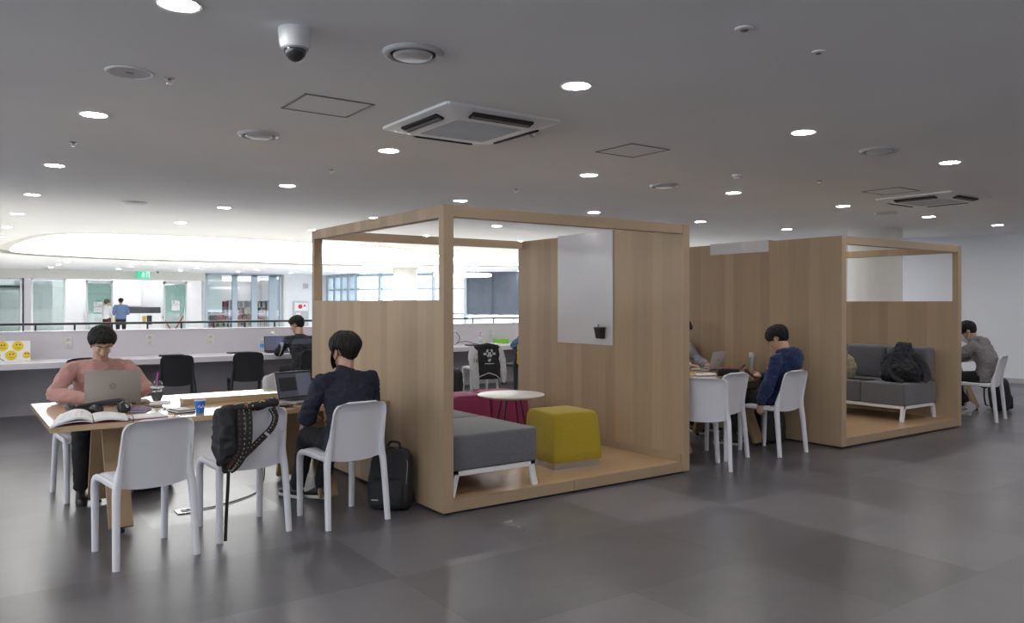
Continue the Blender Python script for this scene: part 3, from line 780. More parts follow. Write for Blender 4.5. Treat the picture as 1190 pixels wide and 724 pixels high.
t = thing('computer_mouse', 'black computer mouse beside the silver laptop', 'mouse', (0.725, 6.60, TZ), R(200))
m = MB(); m.ball((0, 0, .006), (.032, .055, .03), None, 24, 14); bmesh.ops.bisect_plane(m.bm, geom=m.bm.verts[:] + m.bm.edges[:] + m.bm.faces[:], plane_co=(0, 0, 0), plane_no=(0, 0, -1), clear_outer=True)
bmesh.ops.holes_fill(m.bm, edges=m.bm.edges[:], sides=0); m.build('shell', 'black_plastic', t, 50)
MB().lathe([(0, -.004), (.008, -.004), (.008, .004), (0, .004)], 16, (0, .028, .031), Matrix.Rotation(R(90), 3, 'Y')).build('wheel', 'grey_plastic', t)

# thick open textbook hanging over the table edge
def pageblock(pts_spine, pts_edge, bulge, th0, th1, n=12, mth=8):
    """one half of an open book: arched block between the spine line and the fore edge"""
    g = []
    for i in range(n + 1):
        f = i / n; row = []
        for j in range(mth + 1):
            q = j / mth; a = V(pts_spine[0]).lerp(V(pts_spine[1]), q); b = V(pts_edge[0]).lerp(V(pts_edge[1]), q)
            p = a.lerp(b, f); p.z += bulge * math.sin(math.pi * min(1, f * 1.05) ** .8); row.append(p)
        g.append(row)
    return g
t = thing('open_book', 'thick open textbook with curling pages at the near corner of the table', 'book', (0.76, 5.80, TZ))
O = V((0.76, 5.80, TZ)); L = lambda x, y, z: V((x, y, z)) - O
g = pageblock([L(.785, 5.86, .758), L(.765, 5.64, .755)], [L(.71, 6.27, .752), L(.535, 5.66, .745)], .0, 0, 0)
gl = pageblock([L(.79, 6.02, .752), L(.75, 5.66, .752)], [L(.615, 6.14, .750), L(.505, 5.63, .738)], .034, 0, 0)
MB().sheet(gl, .012).build('left_pages', 'paper', t, 60)
gl2 = pageblock([L(.79, 6.02, .744), L(.75, 5.66, .744)], [L(.60, 6.13, .738), L(.515, 5.66, .735)], .016, 0, 0)
MB().sheet(gl2, .006).build('lower_pages', 'paper', t, 60)
gr = pageblock([L(.79, 6.02, .752), L(.76, 5.68, .752)], [L(.985, 5.98, .748), L(.955, 5.665, .747)], .012, 0, 0)
MB().sheet(gr, -.014).build('right_pages', 'paper', t, 60)
m = MB(); m.loft([[L(.60, 6.14, .7312), L(.99, 5.99, .7312), L(.965, 5.655, .7312), L(.53, 5.68, .7312)], [L(.60, 6.14, .7342), L(.99, 5.99, .7342), L(.965, 5.655, .7342), L(.53, 5.68, .7342)]]); m.build('cover', 'red_cover', t, 0)
k = MB()
for i in range(9):
    f = .22 + i * .075
    a = gl[3][0].lerp(gl[3][8], f); b = gl[10][0].lerp(gl[10][8], f)
    k.tube([gl[c][0].lerp(gl[c][8], f) + V((0, 0, .0006)) for c in (3, 5, 7, 9, 10)], .0009, 4)
pr = k.build('printed_lines', 'light_grey', t, 0); pr['kind'] = 'stuff'

def slab(name, label, cat, x, y, z, rz, w, d, h, parts):
    t = thing(name, label, cat, (x, y, z), rz)
    for nm, z0, z1, inset, mt in parts: MB().box(-w / 2 + inset, w / 2 - inset, -d / 2 + inset, d / 2 - inset, z0 * h, z1 * h, .001, 1).build(nm, mt, t, 0)
    return t
slab('notebook', 'open white notebook on a red cover to the right of the textbook', 'notebook', 1.085, 5.80, TZ, R(4), .235, .20, .012, [('cover', 0, .3, 0, 'red_cover'), ('pages', .3, 1, .004, 'paper')])
slab('notebook', 'small purple notebook behind the black headphones', 'notebook', 1.10, 6.16, TZ, R(-25), .14, .20, .014, [('cover', 0, .25, 0, 'purple'), ('pages', .25, .78, .003, 'paper'), ('front_cover', .78, 1, 0, 'purple')])
slab('diary', 'small black notebook with white pages next to the blue paper cup', 'notebook', 1.345, 5.94, TZ, R(10), .13, .18, .022, [('cover', 0, .2, 0, 'black_matte'), ('pages', .2, .75, .003, 'paper'), ('front_cover', .75, .9, 0, 'black_matte'), ('card', .9, 1.0, .012, 'paper')])
slab('paper_sheet', 'loose white sheet standing near the iced coffee cup', 'paper', 1.33, 6.55, TZ, R(-12), .15, .20, .003, [('sheet', 0, 1, 0, 'paper')])
slab('receipt', 'small white slip beside the phone charger before the dark-screen laptop', 'paper', 1.93, 5.84, TZ, R(12), .10, .06, .002, [('sheet', 0, 1, 0, 'paper')])
t = thing('pencil', 'short orange pencil at the edge of the notebook', 'pencil', (1.235, 5.79, TZ), R(-35))
MB().tube([(-.045, 0, .005), (.035, 0, .005)], .0045, 6).build('barrel', 'orange', t, 0); MB().tube([(.035, 0, .005), (.05, 0, .005)], [.0045, .001], 6).build('tip', 'black_plastic', t, 0)

# headphones lying on the books
t = thing('headphones', 'black headphones with a round emblem lying on the open books', 'headphones', (0.93, 6.03, TZ + .012), R(15))
for s, c, tl in ((1, (.04, -.07, .045), 20), (-1, (-.085, .07, .032), 60)):
    Q = Euler((R(90 - tl), 0, R(18))).to_matrix()
    m = MB(); m.lathe([(0, -.02), (.036, -.02), (.041, -.012), (.043, 0), (.041, .010), (.034, .018), (0, .019)], 28, c, Q); cup = m.build('ear_cup', 'black_plastic', t, 50)
    m = MB(); m.lathe([(.022, -.036), (.034, -.038), (.041, -.030), (.039, -.020), (.022, -.020)], 28, c, Q, closed=False); m.build('cushion', 'black_matte', cup, 60)
    if s == 1:
        Mx = Matrix.Translation(V(c)) @ Q.to_4x4()
        m = MB(); n = 24
        m.loft([[Mx @ V((r * math.cos(2 * math.pi * i / n) + .001, r * math.sin(2 * math.pi * i / n) - .003, zz)) for i in range(n)] for r, zz in ((.0055, .0195), (.009, .0195), (.009, .0203), (.0055, .0203), (.0055, .0195))], cap=False)
        m.box(-.0085, -.0052, -.004, .016, .0195, .0203, M=Mx); m.build('emblem', 'plastic_white', cup, 0)
    if s == 1:
        MB().box(.03, .046, -.012, .012, -.02, .02, .004, 2, M=Matrix.Translation(V(c)) @ Euler((0, 0, R(18))).to_matrix().to_4x4()).build('side_trim', 'light_grey', cup)
MB().tube(spline([(.04, -.06, .08), (.03, .0, .085), (-.06, .14, .06), (-.16, .20, .035), (-.20, .12, .02), (-.13, .08, .035)], 6), [(.015, .006)] * 31, 8, ref=(0, 0, 1)).build('headband', 'black_matte', t, 60)

# iced coffee
t = thing('iced_coffee', 'iced coffee in a clear domed cup with a pink straw', 'drink', (1.335, 6.70, TZ))
MB().lathe([(0, .0), (.031, .0), (.046, .105), (.045, .105), (.030, .003), (0, .003)], 28).build('cup', 'clear_plastic', t)
MB().lathe([(0, .004), (.0295, .004), (.0395, .075), (0, .076)], 28).build('coffee', 'coffee', t)
MB().lathe([(.0375, .022), (.044, .074), (.0446, .074), (.0381, .022)], 28, closed=False).build('sleeve', 'mesh_dark', t)
MB().lathe([(.046, .103), (.050, .105), (.050, .112), (.046, .114), (.046, .103)], 28, closed=False).build('rim', 'plastic_white', t)
MB().lathe([(.047, .113), (.044, .132), (.036, .148), (.022, .158), (.008, .161), (.008, .159), (.021, .156), (.034, .147), (.042, .131), (.045, .113)], 28, closed=False).build('dome_lid', 'clear_plastic', t)
MB().tube([(-.006, 0, .01), (.005, .0, .225)], .0052, 10).build('straw', 'pink_plastic', t)
for k, (dx, dy, dz) in enumerate(((.012, .008, .086), (-.014, .01, .084), (.0, -.016, .088))):
    MB().obox((dx, dy, dz), (.022, .02, .018), (.3 * k, .5, .4 * k), .003).build('ice_cube', 'clear_plastic', t)
t = thing('paper_cup', 'blue paper cup with white rim on the table by the cable box', 'cup', (1.44, 5.815, TZ))
MB().lathe([(0, .002), (.027, .0), (.037, .085), (.035, .085), (.026, .006), (0, .006)], 28).build('cup', 'blue_paper', t)
MB().lathe([(.0365, .084), (.039, .086), (.0385, .090), (.036, .090), (.0355, .085)], 28, closed=False).build('rim', 'plastic_white', t)
m = MB()
for a in range(7):
    q = -1.3 + a * .05
    m.lathe([(0, 0), (.0045, 0), (.0045, .0012), (0, .0012)], 10, (.0335 * math.cos(-2.1 + a * .22), .0335 * math.sin(-2.1 + a * .22), .045 + .008 * math.sin(a * 2)), frame_rot(-2.1 + a * .22) if False else Matrix.Rotation(-2.1 + a * .22, 3, 'Z') @ Matrix.Rotation(R(90), 3, 'Y'))
m.build('printed_marks', 'plastic_white', t, 0)

def cable(name, label, pts, r, mat, cat='cable'):
    return tag(MB().tube(spline(pts, 6), r, 6).build(name, mat), label, cat)
z = TZ + .003
cable('power_cable', 'black cable running from the silver laptop to the cable box', [(1.19, 6.56, z), (1.24, 6.3, z), (1.30, 6.22, z), (1.26, 6.10, z), (1.38, 6.16, z), (1.44, 6.34, z + .005)], .003, 'black_plastic')
cable('charging_cable', 'thin dark cable looping across the white glare of the table', [(1.20, 6.62, z), (1.36, 6.62, z), (1.45, 6.70, z), (1.56, 6.68, z), (1.50, 6.58, z), (1.46, 6.42, z)], .0025, 'black_plastic')
cable('headphone_cable', 'black cable hanging from the headphones over the table edge', [(1.02, 5.99, z + .02), (1.00, 5.80, z + .02), (.985, 5.66, z + .012), (.98, 5.640, z - .03), (.985, 5.645, .60), (1.0, 5.65, .48)], .0035, 'black_plastic')
cable('red_cable', 'red charging cable hanging from the charger by the dark-screen laptop', [(2.04, 5.78, z + .012), (2.08, 5.69, z + .004), (2.09, 5.645, z - .02), (2.09, 5.64, .60), (2.10, 5.62, .50), (2.16, 5.6, .52), (2.2, 5.52, .56), (2.23, 5.46, .60)], .003, 'red_wire')
cable('floor_cable', 'black cable lying on the floor from the floor outlet to the table leg', [(1.40, 6.03, .012), (1.55, 6.02, .006), (1.75, 6.10, .006), (1.95, 6.25, .006), (2.05, 6.42, .006), (2.10, 6.45, .1), (2.08, 6.40, .4), (2.05, 6.36, .66)], .0045, 'black_plastic')
t = thing('phone_charger', 'black phone power bank beside the dark-screen laptop', 'charger', (2.02, 5.77, TZ), R(20))
MB().box(-.07, .07, -.035, .035, 0, .018, .005, 2).build('case', 'black_plastic', t); MB().box(-.005, .045, -.012, .012, .018, .019).build('badge', 'grey_plastic', t, 0)
t = thing('floor_outlet', 'square white floor outlet under the foreground table', 'floor outlet', (1.41, 6.02, 0), R(0))
MB().box(-.085, .085, -.065, .065, 0, .008, .003, 1).build('cover', 'steel', t, 0); MB().box(-.05, .05, -.035, .035, .008, .011).build('lid', 'grey_plastic', t, 0)
# black bag / cap on the far end of the table, resting on a grey case
slab('laptop_sleeve', 'grey case on the far end of the foreground table by the booth', 'case', 2.60, 6.72, TZ, R(6), .30, .24, .022, [('body', 0, 1, 0, 'light_grey'), ('zip', .4, .6, -.002, 'grey_plastic')])
t = thing('baseball_cap', 'black cap lying on the grey case at the far end of the table', 'cap', (2.62, 6.74, TZ + .023), R(200))
m = MB(); m.ball((0, 0, .0), (.09, .10, .085), None, 24, 14); bmesh.ops.bisect_plane(m.bm, geom=m.bm.verts[:] + m.bm.edges[:] + m.bm.faces[:], plane_co=(0, 0, 0), plane_no=(0, 0, -1), clear_outer=True); m.build('crown', 'cotton_black_' if False else 'black_matte', t, 60)
MB().sheet([[V((x, .085 + d * (.075 - abs(x) * .55), .012 - d * .015)) for d in (0, .33, .66, 1)] for x in (-.075, -.05, -.025, 0, .025, .05, .075)], .003).build('brim', 'black_matte', t, 60)
t = thing('water_bottle', 'small black bottle near the cap on the foreground table', 'bottle', (2.42, 6.78, TZ)) if False else None

# patterned bag over chair
def bag_pattern():
    a = NT('woven_trim')
    tc = a.n('ShaderNodeTexCoord')
    v = a.n('ShaderNodeTexVoronoi', Scale=42.0); a.l(tc.outputs['Object'], v.inputs['Vector'])
    wn = a.n('ShaderNodeTexWhiteNoise', noise_dimensions='3D'); a.l(v.outputs['Position'], wn.inputs['Vector'])
    c = a.ramp(wn.outputs[0], [(0.0, (.012, .012, .014)), (.42, (.012, .012, .014)), (.44, (.35, .12, .03)), (.58, (.45, .36, .05)), (.70, (.40, .40, .38)), (.80, (.10, .16, .10)), (.86, (.015, .015, .015))])
    a.t.nodes[-1].color_ramp.interpolation = 'CONSTANT'
    d = a.math('LESS_THAN', v.outputs['Distance'], .42)
    a.l(a.mix(d, (.012, .012, .014), c), a.b.inputs['Base Color']); a.b.inputs['Roughness'].default_value = .9
bag_pattern()
pmat('thread_red', (.20, .045, .035), .9); pmat('thread_yellow', (.22, .18, .05), .9); pmat('thread_white', (.30, .30, .29), .9)
t = thing('patterned_backpack', 'black backpack with colourful woven trim slung over the second white chair', 'backpack', (1.592, 5.355, 0), R(2.5))
# local chair frame: backrest top at y -.27, z .80, x +-.19
m = MB()
m.tube([(-.20, -.25, .835), (-.10, -.285, .845), (.02, -.29, .850), (.11, -.27, .852)], [(.022, .050), (.026, .052), (.025, .048), (.022, .042)], 14, ref=(0, 0, 1), round_caps=True)
m.ball((.115, -.268, .856), (.038, .042, .030))
link('rolled_flap', crumple(fuse(m, 'rolled_flap', .007, 3), .016, 16, 2.0), 'woven_trim', t, 180)
m = MB()
m.tube([(-.185, -.285, .83), (-.19, -.315, .72), (-.195, -.325, .60), (-.205, -.32, .52), (-.20, -.31, .465)], [(.055, .024), (.062, .030), (.060, .034), (.046, .028), (.02, .015)], 16, ref=(1, 0, 0), round_caps=True)
m.tube([(-.225, -.22, .82), (-.24, -.24, .70), (-.24, -.26, .58), (-.23, -.28, .50)], [(.018, .05), (.022, .065), (.02, .055), (.014, .03)], 14, ref=(1, 0, 0), round_caps=True)
link('bag_body', crumple(fuse(m, 'bag_body', .008, 3), .022, 10, 5.0), 'black_matte', t, 180)
def strap(pts, w, th_, mats, nm):
    P_ = spline(pts, 8); g = []
    for i, p in enumerate(P_):
        tt = (P_[min(i + 1, len(P_) - 1)] - P_[max(i - 1, 0)]).normalized(); side = tt.cross(V((0, 1, 0.15))).normalized()
        g.append([p - side * w / 2, p - side * w / 6, p + side * w / 6, p + side * w / 2])
    so = MB().sheet(g, th_).build(nm, 'black_matte', t, 60)
    for off, mt, step in mats:
        k = MB()
        for i in range(0, len(P_) - 1, step):
            tt = (P_[min(i + 1, len(P_) - 1)] - P_[max(i - 1, 0)]).normalized(); side = tt.cross(V((0, 1, 0.15))).normalized()
            c = P_[i] + side * off * w; nn = side.cross(tt).normalized()
            for sg in (1, -1):
                cc = c + nn * sg * (th_ * .55)
            q = c + V((0, -.006, 0)); k._bar(q - tt * .005, q + tt * .005, .005, .007, V((0, 1, 0)))
        st = k.build('woven_stitches', mt, so, 0); st['kind'] = 'stuff'
    return so
strap([(.085, -.30, .83), (.105, -.325, .77), (.075, -.335, .70), (.0, -.335, .63), (-.07, -.345, .575), (-.12, -.35, .54)], .042, .008, ((-.25, 'thread_white', 2), (.25, 'thread_red', 3)), 'loop_strap')
strap([(-.12, -.335, .83), (-.125, -.365, .72), (-.13, -.372, .60), (-.17, -.37, .52), (-.20, -.36, .475)], .046, .008, ((-.3, 'thread_red', 2), (.3, 'thread_white', 2)), 'front_strap')
strap([(-.07, -.33, .83), (-.075, -.362, .72), (-.09, -.368, .60), (-.15, -.366, .50), (-.195, -.357, .465)], .040, .008, ((.0, 'thread_yellow', 2),), 'second_strap')
strap([(-.20, -.345, .47), (-.203, -.34, .35), (-.208, -.33, .20), (-.213, -.325, .03)], .020, .004, (), 'webbing_tail')
m = MB(); m.box(-.205, -.18, -.36, -.345, .465, .49, .003, 1); m.build('buckle', 'grey_plastic', t)
m = MB(); m.obox((.045, -.345, .665), (.045, .004, .018), (0, R(40), 0)); m.build('strap_label', 'light_grey', t, 0)

def backpack(label, x, y, z, rz, w, d, h, tilt=0.0, mat='black_matte', pocket=True, straps=True, handle=True, crump=.010, logo=False):
    t = thing('backpack', label, 'backpack', (x, y, z), rz)
    T = Matrix.Rotation(tilt, 4, 'X')
    def rr(hw, hd, zz, p=4, n=36, dy=0): return [T @ V((hw * math.cos(2 * math.pi * i / n) * (abs(math.cos(2 * math.pi * i / n)) ** p + abs(math.sin(2 * math.pi * i / n)) ** p) ** (-1 / p), dy + hd * math.sin(2 * math.pi * i / n) * (abs(math.cos(2 * math.pi * i / n)) ** p + abs(math.sin(2 * math.pi * i / n)) ** p) ** (-1 / p), zz)) for i in range(n)]
    m = MB(); m.loft([rr(w * .36, d * .36, .0), rr(w * .45, d * .45, .012), rr(w * .5, d * .5, h * .15), rr(w * .5, d * .5, h * .5), rr(w * .48, d * .44, h * .8), rr(w * .42, d * .34, h * .93), rr(w * .30, d * .2, h * .985), rr(w * .1, d * .08, h)])
    bo = link('body', crumple(evaluated(m.mesh('b'), [('SUBSURF', dict(levels=1, render_levels=1))]), crump, 7.0, x), mat, t, 180)
    if pocket:
        m = MB(); m.loft([rr(w * .34, d * .16, h * .06, 4, 28, -d * .42), rr(w * .40, d * .2, h * .1, 4, 28, -d * .44), rr(w * .40, d * .19, h * .40, 4, 28, -d * .43), rr(w * .34, d * .12, h * .5, 4, 28, -d * .40)])
        link('front_pocket', crumple(m.mesh('p'), crump * .5, 9, y), mat, t, 180)
    MB().tube([T @ V((-w * .43, -d * .36, h * .3)), T @ V((-w * .44, -d * .34, h * .75)), T @ V((-w * .3, -d * .22, h * .95)), T @ V((0, -d * .16, h * 1.0)), T @ V((w * .3, -d * .22, h * .95)), T @ V((w * .44, -d * .34, h * .75)), T @ V((w * .43, -d * .36, h * .3))], .004, 6).build('zip', 'grey_plastic', t)
    if handle: MB().tube(spline([T @ V((-.05, d * .15, h * .96)), T @ V((-.035, d * .15, h * 1.06)), T @ V((.035, d * .15, h * 1.06)), T @ V((.05, d * .15, h * .96))], 5), .009, 8).build('grab_handle', mat, t)
    if straps:
        for s in (-1, 1):
            MB().tube(spline([T @ V((s * w * .2, d * .40, h * .92)), T @ V((s * w * .26, d * .72, h * .72)), T @ V((s * w * .30, d * .75, h * .4)), T @ V((s * w * .40, d * .62, h * .12)), T @ V((s * w * .44, d * .50, .04))], 5), [(.030, .008)] * 21, 10, ref=(1, 0, 0)).build('shoulder_strap', mat, t)
    if logo:
        m = MB(); [m.box(-w * .3 + i * .011, -w * .3 + i * .011 + .008, -d * .66, -d * .64, h * .14, h * .14 + .010) for i in range(5)]; bmesh.ops.transform(m.bm, matrix=T, verts=m.bm.verts); m.build('brand_mark', 'light_grey', t, 0)
    return t
backpack('black backpack leaning on the booth panel behind the masked man', 2.62, 5.24, 0, R(-50), .33, .16, .45, R(-8), logo=True)
backpack('black backpack on the floor behind the chair of the boy in navy', 7.20, 5.36, 0, R(-20), .32, .18, .42, R(-4))
backpack('black backpack on the floor against the right wall behind the grey hoodie', 12.05, 5.15, 0, R(40), .36, .22, .46, 0)
backpack('dark low bag on the floor under the foreground table', 1.34, 7.02, 0, R(20), .36, .26, .20, 0, pocket=False, straps=False, handle=False)
pmat('nylon_navy', (.010, .012, .022), .7, var=.2, ns=30)
t = thing('backpack', 'bulky dark navy backpack slumped on the grey sofa', 'backpack', (9.44, 5.14, .548), R(-35))
m = MB(); m.tube([(-.03, 0, .07), (0, .01, .18), (.03, .03, .30), (.05, .05, .39)], [(.21, .14), (.23, .15), (.19, .13), (.10, .08)], 22, ref=(1, 0, 0), round_caps=True); m.ball((-.12, -.10, .11), (.10, .07, .10)); m.ball((.10, -.12, .10), (.11, .07, .09))
link('body', crumple(crumple(fuse(m, 'x', .008, 2), .05, 6, 3), .022, 15, 5), 'nylon_navy', t, 180)
m = MB(); m.tube([(-.02, -.13, .08), (.0, -.16, .13), (.03, -.15, .22)], [(.14, .05), (.15, .06), (.10, .04)], 16, ref=(1, 0, 0), round_caps=True); link('front_pocket', crumple(fuse(m, 'x', .008, 2), .025, 11, 8), 'black_matte', t, 180)
MB().tube(spline([(-.02, .02, .40), (.02, -.02, .45), (.08, .0, .45), (.10, .06, .39)], 5), .010, 8).build('grab_handle', 'black_matte', t)
for q in ([(-.16, -.10, .33), (-.24, -.14, .20), (-.20, -.20, .08), (-.10, -.24, .02)], [(.10, -.12, .34), (.20, -.16, .22), (.22, -.22, .08), (.14, -.26, .015)]):
    MB().tube(spline(q, 6), [(.026, .008)] * 19, 10, ref=(1, 0, .3)).build('shoulder_strap', 'black_matte', t)
t = thing('canvas_bag', 'pale patterned bag at the far end of the grey sofa', 'bag', (9.42, 5.90, .548), R(10))
m = MB(); m.tube([(0, 0, .03), (0, 0, .12), (.0, .01, .24), (0, .01, .30)], [(.16, .09), (.18, .11), (.14, .08), (.06, .04)], 18, ref=(0, 1, 0), round_caps=True)
link('body', crumple(fuse(m, 'x', .012, 2), .02, 9), 'tan_cloth', t, 180) if pmat('tan_cloth', (.36, .31, .22), .9, var=.25, ns=40) else None
MB().tube(spline([(-.05, -.08, .25), (-.06, -.05, .36), (-.06, .06, .36), (-.05, .1, .25)], 4), .008, 8).build('handle', 'tan_cloth', t)
slab('tablet', 'black tablet lying on the grey sofa beside the navy backpack', 'tablet', 9.30, 5.58, .548, R(80), .26, .19, .010, [('case', 0, .8, 0, 'black_matte'), ('screen', .8, 1, .008, 'black_plastic')])

# middle table
t = thing('pencil_case', 'black and dark red pencil case on the middle table before the pale laptop', 'pencil case', (6.74, 5.55, TZ), R(-35))
m = MB(); m.box(-.12, .12, -.05, .05, 0, .075, .022, 3); link('body', crumple(evaluated(m.mesh('x'), [('SUBSURF', dict(levels=1, render_levels=1))]), .008, 14), 'black_matte', t, 180)
MB().tube([(-.11, .0, .070), (0, 0, .078), (.11, 0, .070)], [(.022, .008)] * 3, 10, ref=(0, 1, 0)).build('lid_panel', 'red_cover', t)
MB().tube(spline([(.11, .02, .05), (.16, .03, .09), (.19, .02, .115), (.14, .0, .06)], 5), .004, 6).build('wrist_cord', 'black_plastic', t)
slab('paper_stack', 'white papers spread on the middle table in front of the boy', 'papers', 6.98, 5.52, TZ, R(12), .30, .21, .004, [('sheets', 0, .6, 0, 'paper'), ('top_sheet', .6, 1, .012, 'paper')])
slab('paper_stack', 'white papers under the black pencil case on the middle table', 'papers', 6.66, 5.80, TZ, R(-20), .28, .20, .004, [('sheets', 0, .6, 0, 'paper'), ('top_sheet', .6, 1, .010, 'paper')])
slab('book', 'thick tan book beside the hidden person on the middle table', 'book', 6.42, 5.86, TZ, R(30), .15, .21, .03, [('cover', 0, .1, 0, 'gold'), ('pages', .1, .9, .004, 'paper'), ('front_cover', .9, 1, 0, 'gold')])
t = thing('vacuum_flask', 'grey metal flask standing on the middle table near the panel', 'flask', (7.30, 5.68, TZ))
MB().lathe([(0, 0), (.036, 0), (.037, .005), (.037, .155), (.033, .168), (0, .168)], 28).build('body', 'alu_grey', t); MB().lathe([(0, .168), (.031, .168), (.033, .173), (.033, .205), (.027, .215), (0, .216)], 28).build('cap', 'light_grey', t)
t = thing('smartphone', 'black phone in a red-edged case held by the boy in navy', 'phone', (6.815, 5.315, .758), 0)
MB().obox((0, 0, .0), (.075, .15, .010), (R(38), R(-12), R(20)), .004).build('case', 'red_cover', t); MB().obox((0, -.003, .0045), (.069, .144, .004), (R(38), R(-12), R(20)), .0015).build('screen', 'black_plastic', t)

# ------------------------------------------------------------------ counter
CZ = 0.743
t = thing('smiley_board', 'white board with rows of yellow faces propped on the counter at far left', 'board', (0.60, 12.19, CZ), R(-2))
M = Matrix.Rotation(R(-10), 4, 'X')
MB().box(-.42, .28, -.006, .006, 0, .262, .002, 1, M=M).build('board', 'plastic_white', t)
for r_, row in enumerate(((-.385, -.21, -.035, .13) if False else (-.37, -.20, -.03, .14), (-.29, -.115, .065, .235))):
    for cx_ in row:
        cz_ = .195 if r_ == 0 else .075; rad = .066
        q = M @ Matrix.Translation((cx_, -.006, cz_)) @ Matrix.Rotation(R(90), 4, 'X')
        rr_ = min(rad, .28 - cx_) if False else (rad if cx_ < .22 else .045)
        o = MB().lathe([(0, 0), (rr_, 0), (rr_, .001), (0, .001)], 28, q.translation, q.to_3x3()).build('yellow_face', 'yellow_face', t, 0)
        e = MB()
        for dx in (-.012, .022): e.lathe([(0, .001), (.009, .001), (.009, .002), (0, .002)], 12, (q @ V((dx, .016, 0))), q.to_3x3())
        e.build('face_eyes', 'black_plastic', o, 0)
        MB().tube([q @ V((x_, -.028 + 6 * x_ * x_ , .0015)) for x_ in (-.03, -.015, 0, .015, .03)], .002, 5).build('face_mouth', 'black_plastic', o, 0)
cable('thin_cord', 'thin black cord crossing the board of yellow faces', [(.36, 12.13, CZ + .26), (.38, 12.11, CZ + .2), (.46, 12.08, CZ + .12), (.56, 12.05, CZ + .03), (.60, 12.04, CZ + .004), (.66, 12.05, CZ + .006)], .004, 'black_plastic')
slab('magazine', 'papers lying on the counter before the board of yellow faces', 'papers', 0.50, 11.92, CZ, R(8), .50, .22, .012, [('sheets', 0, .7, 0, 'paper'), ('top_sheet', .7, 1, .02, 'paper')])
slab('tablet', 'black folded tablet on the counter behind the left black chair', 'tablet', 2.58, 12.0, CZ, R(10), .30, .14, .025, [('case', 0, .7, 0, 'black_matte'), ('screen', .7, 1, .006, 'black_plastic')])
slab('tablet', 'flat black tablet on the counter behind the middle black chair', 'tablet', 3.58, 12.15, CZ, R(6), .34, .14, .018, [('case', 0, .7, 0, 'black_matte'), ('screen', .7, 1, .006, 'black_plastic')])
def bottle(label, x, y, z, capm, lab):
    t = thing('water_bottle', label, 'bottle', (x, y, z))
    MB().lathe([(0, 0), (.030, 0), (.033, .006), (.033, .07), (.031, .085), (.033, .10), (.033, .15), (.026, .175), (.013, .19), (.013, .198), (0, .198)], 24).build('bottle', 'clear_plastic', t)
    MB().lathe([(.0335, .085), (.0342, .086), (.0342, .135), (.0335, .136)], 24, closed=False).build('bottle_label', lab, t); MB().lathe([(0, .196), (.0155, .196), (.0155, .215), (0, .216)], 20).build('cap', capm, t)
pmat('label_blue', (.08, .30, .62), .5); pmat('label_pale', (.6, .62, .66), .5)
bottle('clear water bottle with a blue label beside the counter man\'s laptop', 3.88, 12.02, CZ, 'plastic_white', 'label_blue')
bottle('clear water bottle with a pink cap seen through the booth on the counter', 7.93, 12.18, CZ, 'pink_plastic', 'label_pale')
t = thing('desk_lamp', 'small white clip lamp on the counter behind the violet-screen laptop', 'lamp', (4.22, 12.30, CZ))
MB().lathe([(0, 0), (.05, 0), (.05, .012), (0, .016)], 20).build('base', 'plastic_white', t)
MB().tube(spline([(0, 0, .01), (.02, 0, .15), (.0, 0, .24), (-.06, 0, .29)], 5), .007, 8).build('stem', 'plastic_white', t)
MB().lathe([(.012, .03), (.02, .028), (.045, -.02), (.042, -.022), (.016, .024)], 20, (-.075, 0, .285), Matrix.Rotation(R(35), 3, 'Y')).build('lamp_shade', 'plastic_white', t)
laptop('closed-back black laptop and papers seen through the booth on the counter', 7.62, 11.98, CZ, R(10), .34, .23, .02, R(84), 'black_matte', 'black_matte', 'screen_code')
cable('tangled_cable', 'black cable coiled on the counter seen through the booth', [(7.3, 12.05, CZ + .01), (7.45, 12.15, CZ + .05), (7.6, 12.12, CZ + .065), (7.75, 12.1, CZ + .02), (7.85, 11.95, CZ + .006), (7.7, 11.85, CZ + .01)], .006, 'black_plastic')
t = thing('task_lamp', 'black and white task lamp at the post edge on the counter', 'lamp', (7.40, 12.18, CZ))
MB().lathe([(0, 0), (.06, 0), (.06, .012), (0, .015)], 20).build('base', 'plastic_white', t); MB().tube(spline([(0, 0, .01), (.08, 0, .10), (.06, 0, .18), (-.02, 0, .25)], 5), .006, 8).build('stem', 'black_plastic', t)
MB().ball((-.04, 0, .25), (.045, .03, .03), None, 14, 10).build('lamp_head', 'plastic_white', t, 180)
slab('box', 'bright green box on the counter beside the denim jacket', 'box', 8.40, 12.2, CZ, R(6), .27, .16, .085, [('body', 0, .85, .004, 'green_plastic'), ('lid', .85, 1, 0, 'green_plastic')])
slab('paper_stack', 'white papers fanned on the counter beside the green box', 'papers', 8.02, 12.02, CZ, R(18), .42, .30, .02, [('sheets', 0, .7, 0, 'paper'), ('top_sheet', .7, 1, .02, 'paper')])

